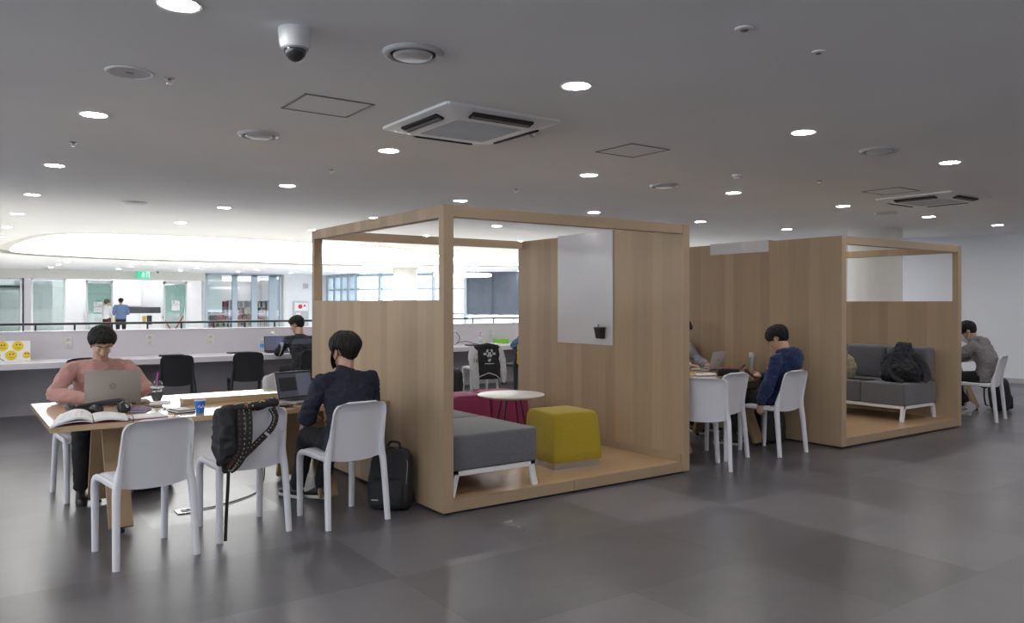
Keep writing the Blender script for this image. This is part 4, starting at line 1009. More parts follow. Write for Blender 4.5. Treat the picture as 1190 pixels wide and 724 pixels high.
# varsity jacket draped over the white counter chair; local = chair frame
t = thing('varsity_jacket', 'black varsity jacket with white sleeves and crest draped over a white chair', 'jacket', (7.0, 10.78, 0), R(-14))
m = MB()
m.tube([(-.19, -.315, .80), (0, -.335, .825), (.19, -.315, .80)], [(.035, .05), (.045, .058), (.035, .05)], 14, ref=(0, 0, 1), round_caps=True)
m.tube([(0, -.335, .80), (0, -.345, .62), (0, -.345, .42), (0, -.34, .30)], [(.215, .032), (.225, .040), (.235, .040), (.225, .025)], 22, ref=(1, 0, 0), p=3)
link('body', crumple(fuse(m, 'x', .009, 3), .018, 8, 3), 'cotton_black2', t, 180) if pmat('cotton_black2', (.014, .014, .016), .85, var=.2, ns=40) else None
pmat('sleeve_white', (.48, .48, .47), .7, var=.06, ns=30)
for s, pts in ((-1, [(-.20, -.32, .79), (-.235, -.37, .66), (-.22, -.39, .48), (-.20, -.38, .27), (-.19, -.375, .17)]), (1, [(.205, -.31, .79), (.255, -.35, .62), (.275, -.36, .42), (.285, -.35, .26)])):
    P_ = spline(pts, 4); n = len(P_); m = MB(); m.tube(P_, [((.062 if s < 0 else .042) + .03 * (1 - abs(i / (n - 1) - .3)) - .012, .035) for i in range(n)], 16, ref=(1, 0, 0), round_caps=True)
    so = link('sleeve', crumple(fuse(m, 'x', .008, 2), .012, 10, s), 'sleeve_white', t, 180)
    d = (P_[-1] - P_[-3]).normalized(); MB().tube([P_[-1], P_[-1] + d * .05], [(.045, .032), (.038, .028)], 16, ref=(1, 0, 0)).build('cuff', 'cotton_black2', so, 60)
    if s < 0: lettering('16', .10, .002, Matrix.Translation((-.215, -.442, .60)) @ Matrix.Rotation(R(90), 4, 'X'), 'number', 'black_plastic', so)
m = MB()
for a, r_, w in ((0, .075, .05), (60, .075, .045), (120, .07, .045), (180, .075, .05), (240, .05, .04), (300, .05, .04)):
    m.obox((.03 + r_ * math.cos(R(a)), -.392, .70 + r_ * .75 * math.sin(R(a))), (w, .004, w * .7), (0, R(a), 0))
m.obox((.03, -.392, .69), (.05, .004, .07)); m.obox((.03, -.392, .60), (.04, .004, .05), (0, R(45), 0)); m.obox((.03, -.392, .545), (.15, .004, .012))
m.build('crest', 'sleeve_white', t, 0)
m = MB(); m.tube([(-.20, -.385, .30), (-.10, -.395, .36), (.02, -.395, .40), (.14, -.395, .36), (.22, -.385, .29)], [(.008, .004)] * 5, 8, ref=(0, 0, 1)); m.build('hem_stripe', 'sleeve_white', t)
# denim jacket over a black chair
pmat('denim', (.065, .12, .20), .85, var=.25, ns=50, bump=.2)
t = thing('denim_jacket', 'blue denim jacket heaped over a black chair by the green box', 'jacket', (7.88, 11.0, 0), R(5))
m = MB(); m.tube([(-.24, -.25, .80), (-.10, -.30, .88), (.06, -.30, .90), (.22, -.27, .86)], [(.06, .09), (.10, .12), (.11, .12), (.08, .10)], 16, ref=(0, 0, 1), round_caps=True)
m.tube([(-.02, -.34, .82), (-.06, -.36, .62), (-.08, -.36, .46)], [(.16, .04), (.13, .045), (.09, .03)], 16, ref=(1, 0, 0), round_caps=True)
link('body', crumple(fuse(m, 'x', .012, 2), .04, 8, 9), 'denim', t, 180)
m = MB(); m.tube([(.16, -.34, .78), (.18, -.36, .6), (.17, -.35, .44)], [(.07, .05), (.065, .05), (.05, .035)], 14, ref=(1, 0, 0), round_caps=True); link('sleeve', crumple(fuse(m, 'x', .012, 2), .02, 8, 4), 'denim', t, 180)
t = thing('yellow_scarf', 'golden yellow cloth hanging below the denim jacket', 'scarf', (7.88, 11.0, 0), R(5))
m = MB(); m.tube([(-.20, -.34, .80), (-.21, -.37, .64), (-.25, -.37, .50)], [(.07, .02), (.08, .022), (.05, .018)], 14, ref=(1, 0, 0), round_caps=True); link('cloth', crumple(fuse(m, 'x', .010, 2), .02, 10, 6), 'gold', t, 180)
# rounded black bag on the floor seen past the booth post
backpack('black shoulder bag on the floor left of the varsity jacket chair', 6.35, 10.6, 0, R(15), .40, .26, .48, 0, pocket=False, straps=False, crump=.03)

# ------------------------------------------------------------------ across the atrium
t = thing('reception_counter', 'white counter with a black back strip behind the person in blue', 'counter', (6.6, 39.4, 0))
MB().box(-1.5, 1.5, 0, .6, 0, 1.02, .01, 1).build('body', 'white_paint', t, 0); MB().box(-1.5, 1.5, .45, .6, 1.02, 1.30).build('back_strip', 'frame_dark', t, 0)
for x, w in ((-.95, .35), (-.45, .22)):
    m = MB(); m.box(x - w / 2, x + w / 2, .42, .45, 1.05, 1.27); m.build('screen', 'paper' if w > .3 else 'black_plastic', t, 0)
t = thing('light_tube', 'slim violet light tube standing on the far counter', 'lamp', (6.35, 39.55, 1.03))
MB().lathe([(0, 0), (.07, 0), (.07, .04), (0, .05)], 16).build('base', 'plastic_white', t); MB().tube([(0, 0, .04), (0, 0, .62)], .035, 10).build('tube', 'violet_lamp', t)
for i, (x, l) in enumerate(((5.95, 'gate reader with yellow mark left on the far counter front'), (7.05, 'gate reader with yellow mark right on the far counter front'))):
    t = thing('gate_reader', l, 'gate', (x, 37.6, 0)); MB().box(-.28, .28, -.05, .05, .0, 1.0, .02, 2).build('pedestal', 'white_paint', t); MB().box(.02, .22, -.07, -.05, .55, .95).build('panel', 'black_plastic', t, 0)
    MB().box(-.16, -.02, -.07, -.05, .68, .92).build('mark', 'gold', t, 0)
t = thing('fire_cabinet', 'steel fire hose cabinet with red mark in the far white wall', 'fire cabinet', (13.30, YF - .03, 0))
MB().box(-.36, .36, -.10, .02, 0, 1.55, .01, 1).build('cabinet', 'frame_steel', t, 0)
f = MB(); f.box(-.31, .31, -.108, -.10, 1.15, 1.50); f.build('header', 'plastic_white', t, 0)
f = MB(); f.lathe([(0, 0), (.10, 0), (.10, .01), (0, .01)], 24, (-.06, -.108, 1.33), Matrix.Rotation(R(90), 3, 'X')); f.build('bell', 'red_sign', t, 0)
f = MB(); f.lathe([(0, 0), (.05, 0), (.05, .01), (0, .01)], 20, (.15, -.108, 1.37), Matrix.Rotation(R(90), 3, 'X')); f.build('lamp', 'red_sign', t, 0)
f = MB(); f.box(-.31, .31, -.108, -.10, .16, 1.10); f.build('door', 'light_grey', t, 0); MB().box(-.26, -.05, -.112, -.107, .85, 1.05).build('notice', 'paper', t, 0)
t = thing('wall_speaker', 'small grey box high on the far white wall', 'speaker', (13.55, YF, 2.27)); MB().box(-.12, .12, -.08, 0, -.13, .13, .01, 1).build('case', 'plastic_white', t); MB().box(-.09, .09, -.084, -.08, -.1, .1).build('grille', 'light_grey', t, 0)
# library shelves behind the glass
BC = [(.30, .05, .04), (.05, .12, .25), (.45, .42, .36), (.06, .18, .10), (.12, .10, .09), (.50, .40, .12), (.20, .22, .26), (.04, .04, .05), (.55, .53, .50), (.38, .08, .07)]
for i, c in enumerate(BC): pmat(f'book_cloth_{i}', c, .7)
shelf = None
rnd = random.Random(4)
for s_, (x, y) in enumerate(((10.35, 38.4), (11.45, 38.4), (12.35, 38.9))):
    lab = ['pale bookcase at the left behind the library glass', 'pale bookcase in the middle behind the library glass', 'pale bookcase at the right behind the library glass'][s_]
    if shelf is None:
        t = thing('bookcase', lab, 'bookcase', (x, y, 0), 0, 'library bookcases'); shelf = t
        for sx in (-.48, .48): MB().box(sx - .02, sx + .02, 0, .3, 0, 1.62).build('side_panel', 'light_grey', t, 0)
        for k in range(6): MB().box(-.46, .46, 0, .3, .08 + k * .30, .10 + k * .30).build('shelf', 'light_grey', t, 0)
        MB().box(-.46, .46, .29, .3, 0.02, 1.6).build('back_panel', 'light_grey', t, 0)
    else: t = dup(shelf, (x, y, 0), 0, lab)
    for k in range(1, 5):
        xx = -.45
        while xx < .36:
            w = rnd.uniform(.045, .085); h = rnd.uniform(.19, .26); i = rnd.randrange(len(BC)) if k != 2 else rnd.choice((0, 9, 4, 0))
            key = f'b{i}'
            b = thing_book(i) if False else None
            m = MB(); m.box(-w / 2, w / 2, -.09, .09, 0, h, .004, 1)
            o = m.build('book', f'book_cloth_{i}', None, 0); o.location = (x + xx + w / 2, y + .12, .10 + k * .30)
            tag(o, ['book with coloured spine on the left library bookcase', 'book with coloured spine on the middle library bookcase', 'book with coloured spine on the right library bookcase'][s_], 'book', f'books on the {["left", "middle", "right"][s_]} library bookcase')
            xx += w + rnd.choice((.004, .006, .05))
for i, (x, y) in enumerate(((9.6, 38), (10.2, 41.5), (10.9, 45), (11, 47))):
    t = thing('ceiling_strip_light', 'long bright strip light on the library ceiling', 'ceiling light', (11.9, 37.6 + i * 2.6, H - .001), 0, 'library strip lights')
    MB().box(-2.6, 2.6, -.12, .12, -.05, 0).build('housing', 'plastic_white', t, 0); MB().box(-2.55, 2.55, -.1, .1, -.06, -.05).build('diffuser', 'strip_glow', t, 0)
for i, yy in enumerate((36.6, 38.2, 39.6)):  # strips added to brighten the far room
    t = thing('ceiling_strip_light', 'long bright strip light added to brighten the glass-fronted room', 'ceiling light', (5.2, yy, H - .001), 0, 'added far room strip lights')
    MB().box(-3.6, 3.6, -.12, .12, -.05, 0).build('housing', 'plastic_white', t, 0); MB().box(-3.55, 3.55, -.1, .1, -.06, -.05).build('diffuser', 'strip_glow', t, 0)
for i, (x, l) in enumerate(((7.55, 'left red and white barrier strap behind the right frosted door'), (8.45, 'right red and white barrier strap behind the right frosted door'))):
    t = thing('barrier_post', l, 'barrier', (x, 36.9, 0)); MB().tube([(0, 0, 0), (0, 0, 1.0)], .03, 10).build('post', 'plastic_white', t); MB().lathe([(0, 0), (.16, 0), (.16, .02), (0, .03)], 20).build('base', 'plastic_white', t)
    MB()._bar((0, 0, .95), ((.35 if i == 0 else -.35), 0, .35), .02, .06, (0, 0, 1)).build('strap', 'red_sign', t, 0)
# ------------------------------------------------------------------ people
pmat('skin', (0.50, 0.295, 0.20), 0.5, var=0.07, ns=30, bump=0.05, bs=300)
pmat('skin_pale', (0.55, 0.35, 0.25), 0.5, var=0.07, ns=30)
pmat('hair_black', (0.009, 0.0075, 0.007), 0.55, var=0.3, ns=60, spec=0.3)
pmat('hair_brown', (0.06, 0.028, 0.018), 0.4, var=0.3, ns=60)
pmat('eye_white', (0.42, 0.40, 0.38), 0.3); pmat('iris', (0.02, 0.012, 0.008), 0.15); pmat('lip', (0.38, 0.16, 0.13), 0.45)
pmat('knit_pink', (0.44, 0.235, 0.205), 0.92, var=0.07, ns=90, bump=0.2, bs=500, sheen=0.2)
pmat('cotton_ink', (0.014, 0.016, 0.032), 0.9, var=0.15, ns=60, bump=0.15, bs=500)
pmat('cotton_black', (0.012, 0.012, 0.014), 0.9, var=0.2, ns=60, bump=0.15, bs=500)
pmat('cotton_navy', (0.010, 0.024, 0.085), 0.92, var=0.15, ns=60, bump=0.2, bs=500, sheen=0.1)
pmat('cotton_grey', (0.21, 0.20, 0.205), 0.92, var=0.08, ns=60, bump=0.2, bs=500)
pmat('nylon_slate', (0.06, 0.085, 0.12), 0.5, var=0.1)
pmat('shirt_blue', (0.10, 0.16, 0.28), 0.9, var=0.1); pmat('skirt_red', (0.12, 0.015, 0.02), 0.9)
pmat('shirt_stripe', (0.45, 0.45, 0.50), 0.9, var=0.3, ns=50)
pmat('mask_cloth', (0.010, 0.010, 0.012), 0.85); pmat('mask_white', (0.65, 0.66, 0.68), 0.8)
pmat('leather_black', (0.015, 0.014, 0.014), 0.4); pmat('sole_white', (0.55, 0.54, 0.52), 0.6); pmat('canvas_white', (0.50, 0.50, 0.52), 0.85, var=0.1, ns=40)
pmat('tan_patch', (0.34, 0.25, 0.16), 0.8, var=0.2, ns=60)

def track():
    a = NT('track_cloth'); tc = a.n('ShaderNodeTexCoord'); sp = a.n('ShaderNodeSeparateXYZ'); a.l(tc.outputs['Object'], sp.inputs[0])
    band = a.math('MULTIPLY', a.math('GREATER_THAN', sp.outputs[2], .915), a.math('LESS_THAN', sp.outputs[2], .985))
    st = a.math('MULTIPLY', a.math('LESS_THAN', a.math('ABSOLUTE', a.math('ADD', sp.outputs[0], .27)), .012), a.math('LESS_THAN', sp.outputs[2], .94))
    c = a.mix(band, (.012, .012, .014), (.045, .062, .085)); a.l(a.mix(st, c, (.35, .35, .35)), a.b.inputs['Base Color']); a.b.inputs['Roughness'].default_value = .85
track()
def frame_of(y, z):
    y = V(y).normalized(); z = V(z); z = (z - y * z.dot(y)).normalized(); x = y.cross(z)
    return Matrix((x, y, z)).transposed()

def hand(mb, wrist, fdir, back, side, curl=(25, 30, 20), spread=1.0, thumb=0.0):
    """side +1 = thumb on local +x"""
    B = frame_of(fdir, back); O = V(wrist)
    T = lambda p: O + B @ V((p[0] * side, p[1], p[2]))
    bx_ = B @ V((1, 0, 0))
    mb.tube([T((0, -.03, 0)), T((0, 0, 0)), T((0.002, .03, 0)), T((0, .065, 0)), T((0, .088, -.002))], [(.024, .018), (.026, .017), (.036, .015), (.041, .0135), (.038, .011)], 14, ref=bx_, p=2.6, round_caps=True)
    for k, (x, L, r) in enumerate(((.030, .066, .0085), (.010, .075, .009), (-.0105, .070, .0085), (-.029, .053, .0075))):
        p = V((x, .080 - abs(x - .004) * .25, 0)); a = 0.0; pts = [p.copy()]; sp_ = x * 2.2 * spread
        for sgm, c in zip((.44, .31, .25), curl):
            a += R(c); d = V((math.sin(sp_) * math.cos(a), math.cos(sp_) * math.cos(a), -math.sin(a)))
            p = p + d * L * sgm; pts.append(p.copy())
        mb.tube([T(q) for q in pts], [r * 1.05, r, r * .93, r * .78], 8, round_caps=True)
    th = [(.022, .012, -.006), (.045, .038, -.014 - thumb), (.056, .066, -.020 - thumb * 1.6), (.054, .090, -.026 - thumb * 2)]
    mb.tube([T(q) for q in th], [.014, .0125, .0105, .008], 8, round_caps=True)

HEAD = dict()
def headmat(c, rot): return Matrix.Translation(V(c)) @ Euler((R(rot[1]), R(rot[2]), R(rot[0])), 'YXZ').to_matrix().to_4x4()
def head_shapes(mb, M):
    B = M.to_3x3(); P = lambda x, y, z: M @ V((x, y, z))
    bl = lambda c, r: mb.ball(P(*c), r, B, 20, 14)
    bl((0, -.012, .034), (.073, .093, .084)); bl((0, .028, -.018), (.060, .062, .084)); bl((0, .036, -.068), (.047, .048, .042)); bl((0, .072, -.098), (.021, .016, .016))
    mb.tube([P(0, .084, .022), P(0, .096, .0), P(0, .107, -.022), P(0, .096, -.032)], [.007, .009, .0125, .009], 10, round_caps=True)
    bl((.012, .093, -.026), (.009, .009, .007)); bl((-.012, .093, -.026), (.009, .009, .007))
    mb.tube([P(-.047, .070, .030), P(-.022, .086, .034), P(0, .085, .028), P(.022, .086, .034), P(.047, .070, .030)], .0085, 8, round_caps=True)
    for s in (-1, 1):
        bl((s * .036, .060, -.022), (.023, .022, .020))
        bl((s * .074, -.006, -.004), (.010, .019, .031)); bl((s * .080, -.010, .010), (.006, .015, .019)); bl((s * .074, .0, -.028), (.008, .009, .011))
    bl((0, .086, -.059), (.023, .008, .0055)); bl((0, .085, -.070), (.019, .008, .0065))

def face_parts(M, par, closed=False):
    B = M.to_3x3()
    for s in (-1, 1):
        e = MB(); e.ball(M @ V((s * .030, .0745, .010)), (.0135, .011, .0075 if closed else .0095), B, 12, 8); eo = e.build('eye', 'eye_white', par, 180)
        i = MB(); i.ball(M @ V((s * .030, .083, .008)), (.0058, .003, .0058), B, 10, 6); i.build('iris', 'iris', eo, 180)
        b = MB(); b.tube([M @ V((s * .014, .090, .034)), M @ V((s * .030, .088, .040)), M @ V((s * .050, .071, .036))], [(.003, .005), (.003, .005), (.002, .003)], 8, ref=B @ V((0, 1, 0)), round_caps=True); b.build('eyebrow', 'hair_black', par, 180)
    l = MB(); l.ball(M @ V((0, .0905, -.0592)), (.020, .005, .0045), B, 14, 8); l.ball(M @ V((0, .0895, -.0695)), (.017, .005, .0055), B, 14, 8); l.build('lips', 'lip', par, 180)

def hair(M, par, mat='hair_black', front=38, side=4, back=-34, vol=.020, locks=190, seed=1, fringe=.0, long_=0.0, name='hair'):
    rnd = random.Random(seed); C = V((0, -.012, .032)); RR = V((.0755, .0955, .0865)); mb = MB()
    def lim(az):
        a = abs(((az + 180) % 360) - 180)
        ks = [(0, front), (38, front - 4), (58, front - 26 if front > 20 else front - 8), (72, side - 6), (82, side - 14), (92, side + 10), (104, side + 2), (116, (side + back) / 2), (140, back + 2), (180, back)]
        for (a0, v0), (a1, v1) in zip(ks, ks[1:]):
            if a <= a1: return v0 + (v1 - v0) * (a - a0) / (a1 - a0)
        return back
    def dirv(az, el): a, e = R(az), R(el); return V((math.sin(a) * math.cos(e), math.cos(a) * math.cos(e), math.sin(e)))
    def surf(az, el, t):
        d = dirv(az, el); q = C + V((d.x * (RR.x + t), d.y * (RR.y + t), d.z * (RR.z + t)))
        if el < 0:
            w = max(0, min(1, (abs(((az + 180) % 360) - 180) - 85) / 35)); e = R(el); c = math.cos(e) ** .30
            q = q.lerp(C + V((math.sin(R(az)) * (RR.x * (1 - .16 * -math.sin(e)) + t) * c, math.cos(R(az)) * (RR.y + t) * c, math.sin(e) * RR.z * 1.18)), w)
        return q
    NA, NE = 72, 34; rings = []
    for j in range(NE + 1):
        el = -62 + 151 * j / NE; rg = []
        for i in range(NA):
            az = 360 * i / NA; k = max(0, min(1, (el - lim(az)) / 12)); k = k * k * (3 - 2 * k)
            ridge = .0035 * math.sin(az * .55 + 3 * noise.noise(V((az * .05, el * .02, seed)))) * k
            tp = 1 - .80 * max(0, min(1, (8 - el) / 55)) * max(0, min(1, (abs(((az + 180) % 360) - 180) - 60) / 40))
            t = -.008 * (1 - k) + tp * (vol + .004 * noise.noise(V((az * .03, el * .05, seed * 2.0))) + ridge) * k
            rg.append(M @ surf(az, el, t))
        rings.append(rg)
    mb.loft(rings)
    for _ in range(locks):
        az = rnd.uniform(0, 360); a1 = az + rnd.uniform(-22, 22)
        e0 = rnd.uniform(25, 85); L = lim(a1) - rnd.uniform(2, 9)
        if abs(((a1 + 180) % 360) - 180) < 55: L -= fringe
        L = max(L, -58); pts = []; w = rnd.uniform(.006, .0105); e1 = max(L, e0 - rnd.uniform(45, 85)); out = rnd.uniform(.80, 1.12)
        for s in range(7):
            f = s / 6; el = e0 + (e1 - e0) * f; a = az + (a1 - az) * f
            tp = 1 - .80 * max(0, min(1, (8 - el) / 55)) * max(0, min(1, (abs(((a + 180) % 360) - 180) - 60) / 40))
            pts.append(M @ surf(a, el, vol * out * tp * (1 - .35 * f * f) + .002))
        if long_ and pts:
            pass
        mb.tube(pts, [w * .5, w, w, w * .95, w * .8, w * .55, w * .15], 6, round_caps=False)
    return mb.build(name, mat, par, 180)

def shoe(par, ankle, toe, mat='leather_black', sole='sole_white', name='shoe', stripes=None, up=(0, 0, 1)):
    """shoe from heel under the ankle to the toe"""
    a, t = V(ankle), V(toe); d = (t - a); d = d.normalized(); B = frame_of(d, up); O = a
    T = lambda x, y, z: O + B @ V((x, y, z)); rx = B @ V((1, 0, 0))
    m = MB()
    m.tube([T(0, -.055, -.035), T(0, -.03, -.028), T(0, .03, -.030), T(0, .10, -.040), T(0, .16, -.047), T(0, .195, -.052)], [(.024, .026), (.034, .040), (.037, .040), (.041, .030), (.040, .023), (.026, .014)], 16, ref=rx, p=2.4, round_caps=True)
    m.tube([T(0, -.012, .035), T(0, -.008, -.02)], [(.036, .042), (.036, .045)], 16, ref=rx)
    o = link(name, fuse(m, name, .007, 3), mat, par, 180)
    s = MB(); n = 28; pr = []
    for z, k in ((-.083, .94), (-.080, 1.0), (-.063, 1.02), (-.058, .98)):
        rg = []
        for i in range(n):
            q = 2 * math.pi * i / n; y = .07 + .138 * math.sin(q); w = (.034 + .010 * max(0, min(1, (y + .02) / .14))) * (abs(math.cos(q)) ** .75) * (1 if math.cos(q) > 0 else -1)
            rg.append(T(w * k, y * (1.0), z))
        pr.append(rg)
    s.loft(pr); s.build('sole', sole, o, 60)
    if stripes:
        for i in range(3):
            st = MB()
            for sx in (-1, 1): st.tube([T(sx * (.046 - .001 * i), .03 + .03 * i, -.052), T(sx * .036, .055 + .03 * i, -.018)], [(.002, .006)] * 2, 6, ref=rx)
            st.build('stripe', stripes, o, 60)
    return o

def person(label, loc, rz, p, top, bottom, hairkw, voxel=.0065, skin='skin', shoes=None, topkw=None, mask=None, glasses=False, facekw=True, hood=None, collar=None, name='person', fem=False):
    tk = dict(ex=.016, amp=.010, freq=9.0, hem=None, rib=True); tk.update(topkw or {})
    g = lambda k: V(p[k])
    M = headmat(p['head'], p['hrot'])
    b = MB(); X = (1, 0, 0); sh = (g('shR') - g('shL')).normalized()
    torso = [g('pelvis') - V((0, 0, .06)), g('pelvis'), g('waist'), g('chest'), g('neck') - V((0, .005, .055)), g('neck')]
    tr = [(.12, .085), (.155, .105), (.135, .09), (.155, .10), (.11, .07), (.056, .056)]
    b.tube(torso, tr, 20, ref=sh, round_caps=False)
    b.tube([g('neck') - V((0, 0, .03)), g('neck').lerp(M @ V((0, -.025, -.05)), .5), M @ V((0, -.022, -.045))], [.060, .054, .055], 16)
    head_shapes(b, M)
    for s in ('L', 'R'):
        b.tube([g('sh' + s), g('sh' + s).lerp(g('el' + s), .5), g('el' + s), g('el' + s).lerp(g('wr' + s), .35), g('wr' + s)], [.046, .043, .036, .038, .025], 14, round_caps=True)
        b.tube([g('hip' + s), g('hip' + s).lerp(g('kn' + s), .5), g('kn' + s)], [.078, .070, .052], 16, round_caps=True)
        b.tube([g('kn' + s), g('kn' + s).lerp(g('an' + s), .3), g('an' + s).lerp(g('kn' + s), .15), g('an' + s)], [.050, .053, .035, .034], 14, round_caps=True)
        td = (g('to' + s) - g('an' + s)).normalized()
        b.tube([g('an' + s) - V((0, 0, .03)), g('an' + s) + td * .14 - V((0, 0, .045))], [.03, .025], 12, round_caps=True)
        h = p.get('hand' + s)
        if h: hand(b, g('wr' + s), h[0], h[1], (1 if s == 'L' else -1), *(h[2:]))
    body = link(name, fuse(b, 'person', voxel, 3), skin, None, 180)
    body.location = loc; body.rotation_euler = (0, 0, rz)
    tag(body, label, 'person')
    # top garment
    e = tk['ex']; t = MB()
    hz = tk['hem'] if tk['hem'] is not None else g('pelvis').z - .06
    base = g('pelvis') + V((0, .0, hz - g('pelvis').z))
    t.tube([base, g('pelvis') + V((0, 0, .02)), g('waist'), g('chest'), g('neck') - V((0, .012, .075)), g('neck') - V((0, .004, .022)), g('neck') + V((0, 0, .012))],
           [(.162 + e, .112 + e), (.168 + e, .118 + e), (.152 + e, .108 + e), (.168 + e, .112 + e), (.142 + e, .085 + e), (.078 + e, .066 + e), (.060 + e * .3, .058 + e * .3)], 28, ref=sh)
    for s in ('L', 'R'):
        t.ball(g('sh' + s) - V((0, 0, .012)), (.052 + e * .5, .054 + e * .5, .052 + e * .5))
        t.tube([g('neck') + V((0, -.01, -.045)), g('sh' + s) + V((0, 0, .005))], [.054 + e * .4, .044 + e * .4], 14, round_caps=True)
        k = tk.get('cuff', .93); cuff = g('el' + s).lerp(g('wr' + s), k)
        t.tube([g('sh' + s), g('sh' + s).lerp(g('el' + s), .5), g('el' + s), g('el' + s).lerp(cuff, .4), g('el' + s).lerp(cuff, .85), cuff], [.052 + e * .5, .048 + e * .7, .043 + e * .8, .043 + e * .8, .036 + e * .7, .032 + e * .3], 16, round_caps=True)
    if hood:
        hb = g('neck'); hd = hood
        t.tube([hb + V((.085, .035, .005)), hb + V((.075, -.035, .02)), hb + V((0, -.075, .015)), hb + V((-.075, -.035, .02)), hb + V((-.085, .035, .005))], [.026, .034, .042, .034, .026], 12, round_caps=True)
        t.ball(hb + V((0, -.105, -.04)), (.13, .066, .085)); t.ball(hb + V((0, -.125, -.105)), (.085, .05, .065))
    me = crumple(crumple(fuse(t, 'top', .009, 12), tk['amp'] * 1.5, tk['freq'], seed=len(label) * .37, stretch=(1, 1, 1.5)), tk['amp'] * .55, tk['freq'] * 2.6, seed=len(label) * .11, stretch=(1, 1, 1.6))
    to = link(tk.get('name', 'sweater'), me, top, body, 180)
    if tk['rib']:
        for s in ('L', 'R'):
            d = (g('wr' + s) - g('el' + s)).normalized(); c = g('el' + s).lerp(g('wr' + s), tk.get('cuff', .93))
            MB().tube([c - d * .035, c + d * .02], [.036 + e * .3, .034 + e * .2], 18).build('cuff', top, to, 60)
    if collar:
        c = g('neck'); n = 26; rg = []
        ax = ((M @ V((0, -.02, -.06))) - c).normalized()
        B = frame_of(V((0, 1, 0)), ax)
        for z, r in ((-.02, .070), (.005, .066), (collar, .062), (collar + .002, .057), (-.01, .058)):
            rg.append([c + B @ V((r * math.cos(2 * math.pi * i / n), (r * .98) * math.sin(2 * math.pi * i / n), z)) for i in range(n)])
        MB().loft(rg, cap=False).build('collar', top, to, 60)
    # trousers
    t = MB()
    t.tube([g('pelvis') + V((0, 0, .07)), g('pelvis'), g('pelvis') - V((0, -.015, .05))], [(.150, .108), (.165, .118), (.150, .105)], 24, ref=X, round_caps=True)
    for s in ('L', 'R'):
        t.tube([g('hip' + s), g('hip' + s).lerp(g('kn' + s), .5), g('kn' + s)], [.094, .084, .069], 18, round_caps=True)
        an = g('kn' + s).lerp(g('an' + s), p.get('trl', .93))
        t.tube([g('kn' + s), g('kn' + s).lerp(an, .35), an], [.068, .066, p.get('hemr', .055)], 18, round_caps=True)
    me = crumple(crumple(fuse(t, 'trousers', .010, 4), .012, 8.0, seed=len(label) * .21), .006, 20.0, seed=len(label) * .1)
    link('skirt' if fem else 'trousers', me, bottom, body, 180)
    for s in ('L', 'R'):
        if shoes: shoe(body, g('an' + s), g('to' + s), *shoes, up=p.get('up' + s, (0, 0, 1)))
    hair(M, body, **hairkw)
    if facekw: face_parts(M, body, closed=p['hrot'][1] < -15 if False else False)
    B = M.to_3x3(); Q = lambda x, y, z: M @ V((x, y, z))
    if mask:
        mk = MB(); g_ = []
        for i in range(13):
            a = -1.15 + 2.3 * i / 12; row = []
            for j in range(9):
                v = j / 8; z = -.008 - .098 * v
                rad = .072 + .012 * math.sin(math.pi * v) + (.016 if abs(a) < .25 else 0) * (1 - v) * (1 - abs(a) / .25)
                row.append(Q(math.sin(a) * (rad + .004) * .93, .022 + math.cos(a) * (rad + .012 - .012 * v), z + .012 * abs(a) * (1 - 2 * v)))
            g_.append(row)
        mk.sheet(g_, -.003); mo = mk.build('face_mask', mask, body, 180)
        for s in (-1, 1):
            MB().tube(spline([Q(s * .064, .045, -.024), Q(s * .078, .012, .012), Q(s * .083, -.018, .030), Q(s * .084, -.034, .0), Q(s * .080, -.016, -.034), Q(s * .067, .040, -.078)], 4), .0032, 6).build('ear_loop', mask, mo, 180)
    if glasses:
        gl = MB()
        for s in (-1, 1):
            pts = [Q(s * .032 + .022 * math.cos(q), .098 - .006 * abs(math.cos(q)), .006 + .017 * math.sin(q)) for q in [2 * math.pi * k / 16 for k in range(17)]]
            gl.tube(pts, .0017, 6, cap=False); gl.tube([Q(s * .054, .093, .010), Q(s * .078, .02, .014), Q(s * .079, -.02, .008)], .0017, 6)
        gl.tube([Q(-.010, .100, .010), Q(.010, .100, .010)], .0016, 6)
        gl.build('glasses', 'black_plastic', body, 180)
    body['_m'] = 0; del body['_m']
    return body, M

def seated(**k):
    p = dict(pelvis=(0, -.10, .545), waist=(0, -.11, .70), chest=(0, -.06, .88), neck=(0, -.03, 1.035), head=(0, .02, 1.175), hrot=(0, -8, 0),
             shL=(-.185, -.05, .975), shR=(.185, -.05, .975), elL=(-.24, .04, .70), elR=(.24, .04, .70), wrL=(-.10, .22, .665), wrR=(.10, .22, .665),
             hipL=(-.09, -.08, .535), hipR=(.09, -.08, .535), knL=(-.12, .36, .515), knR=(.12, .36, .515), anL=(-.11, .40, .085), anR=(.11, .40, .085),
             toL=(-.13, .65, .085), toR=(.13, .65, .085))
    p.update(k); return p

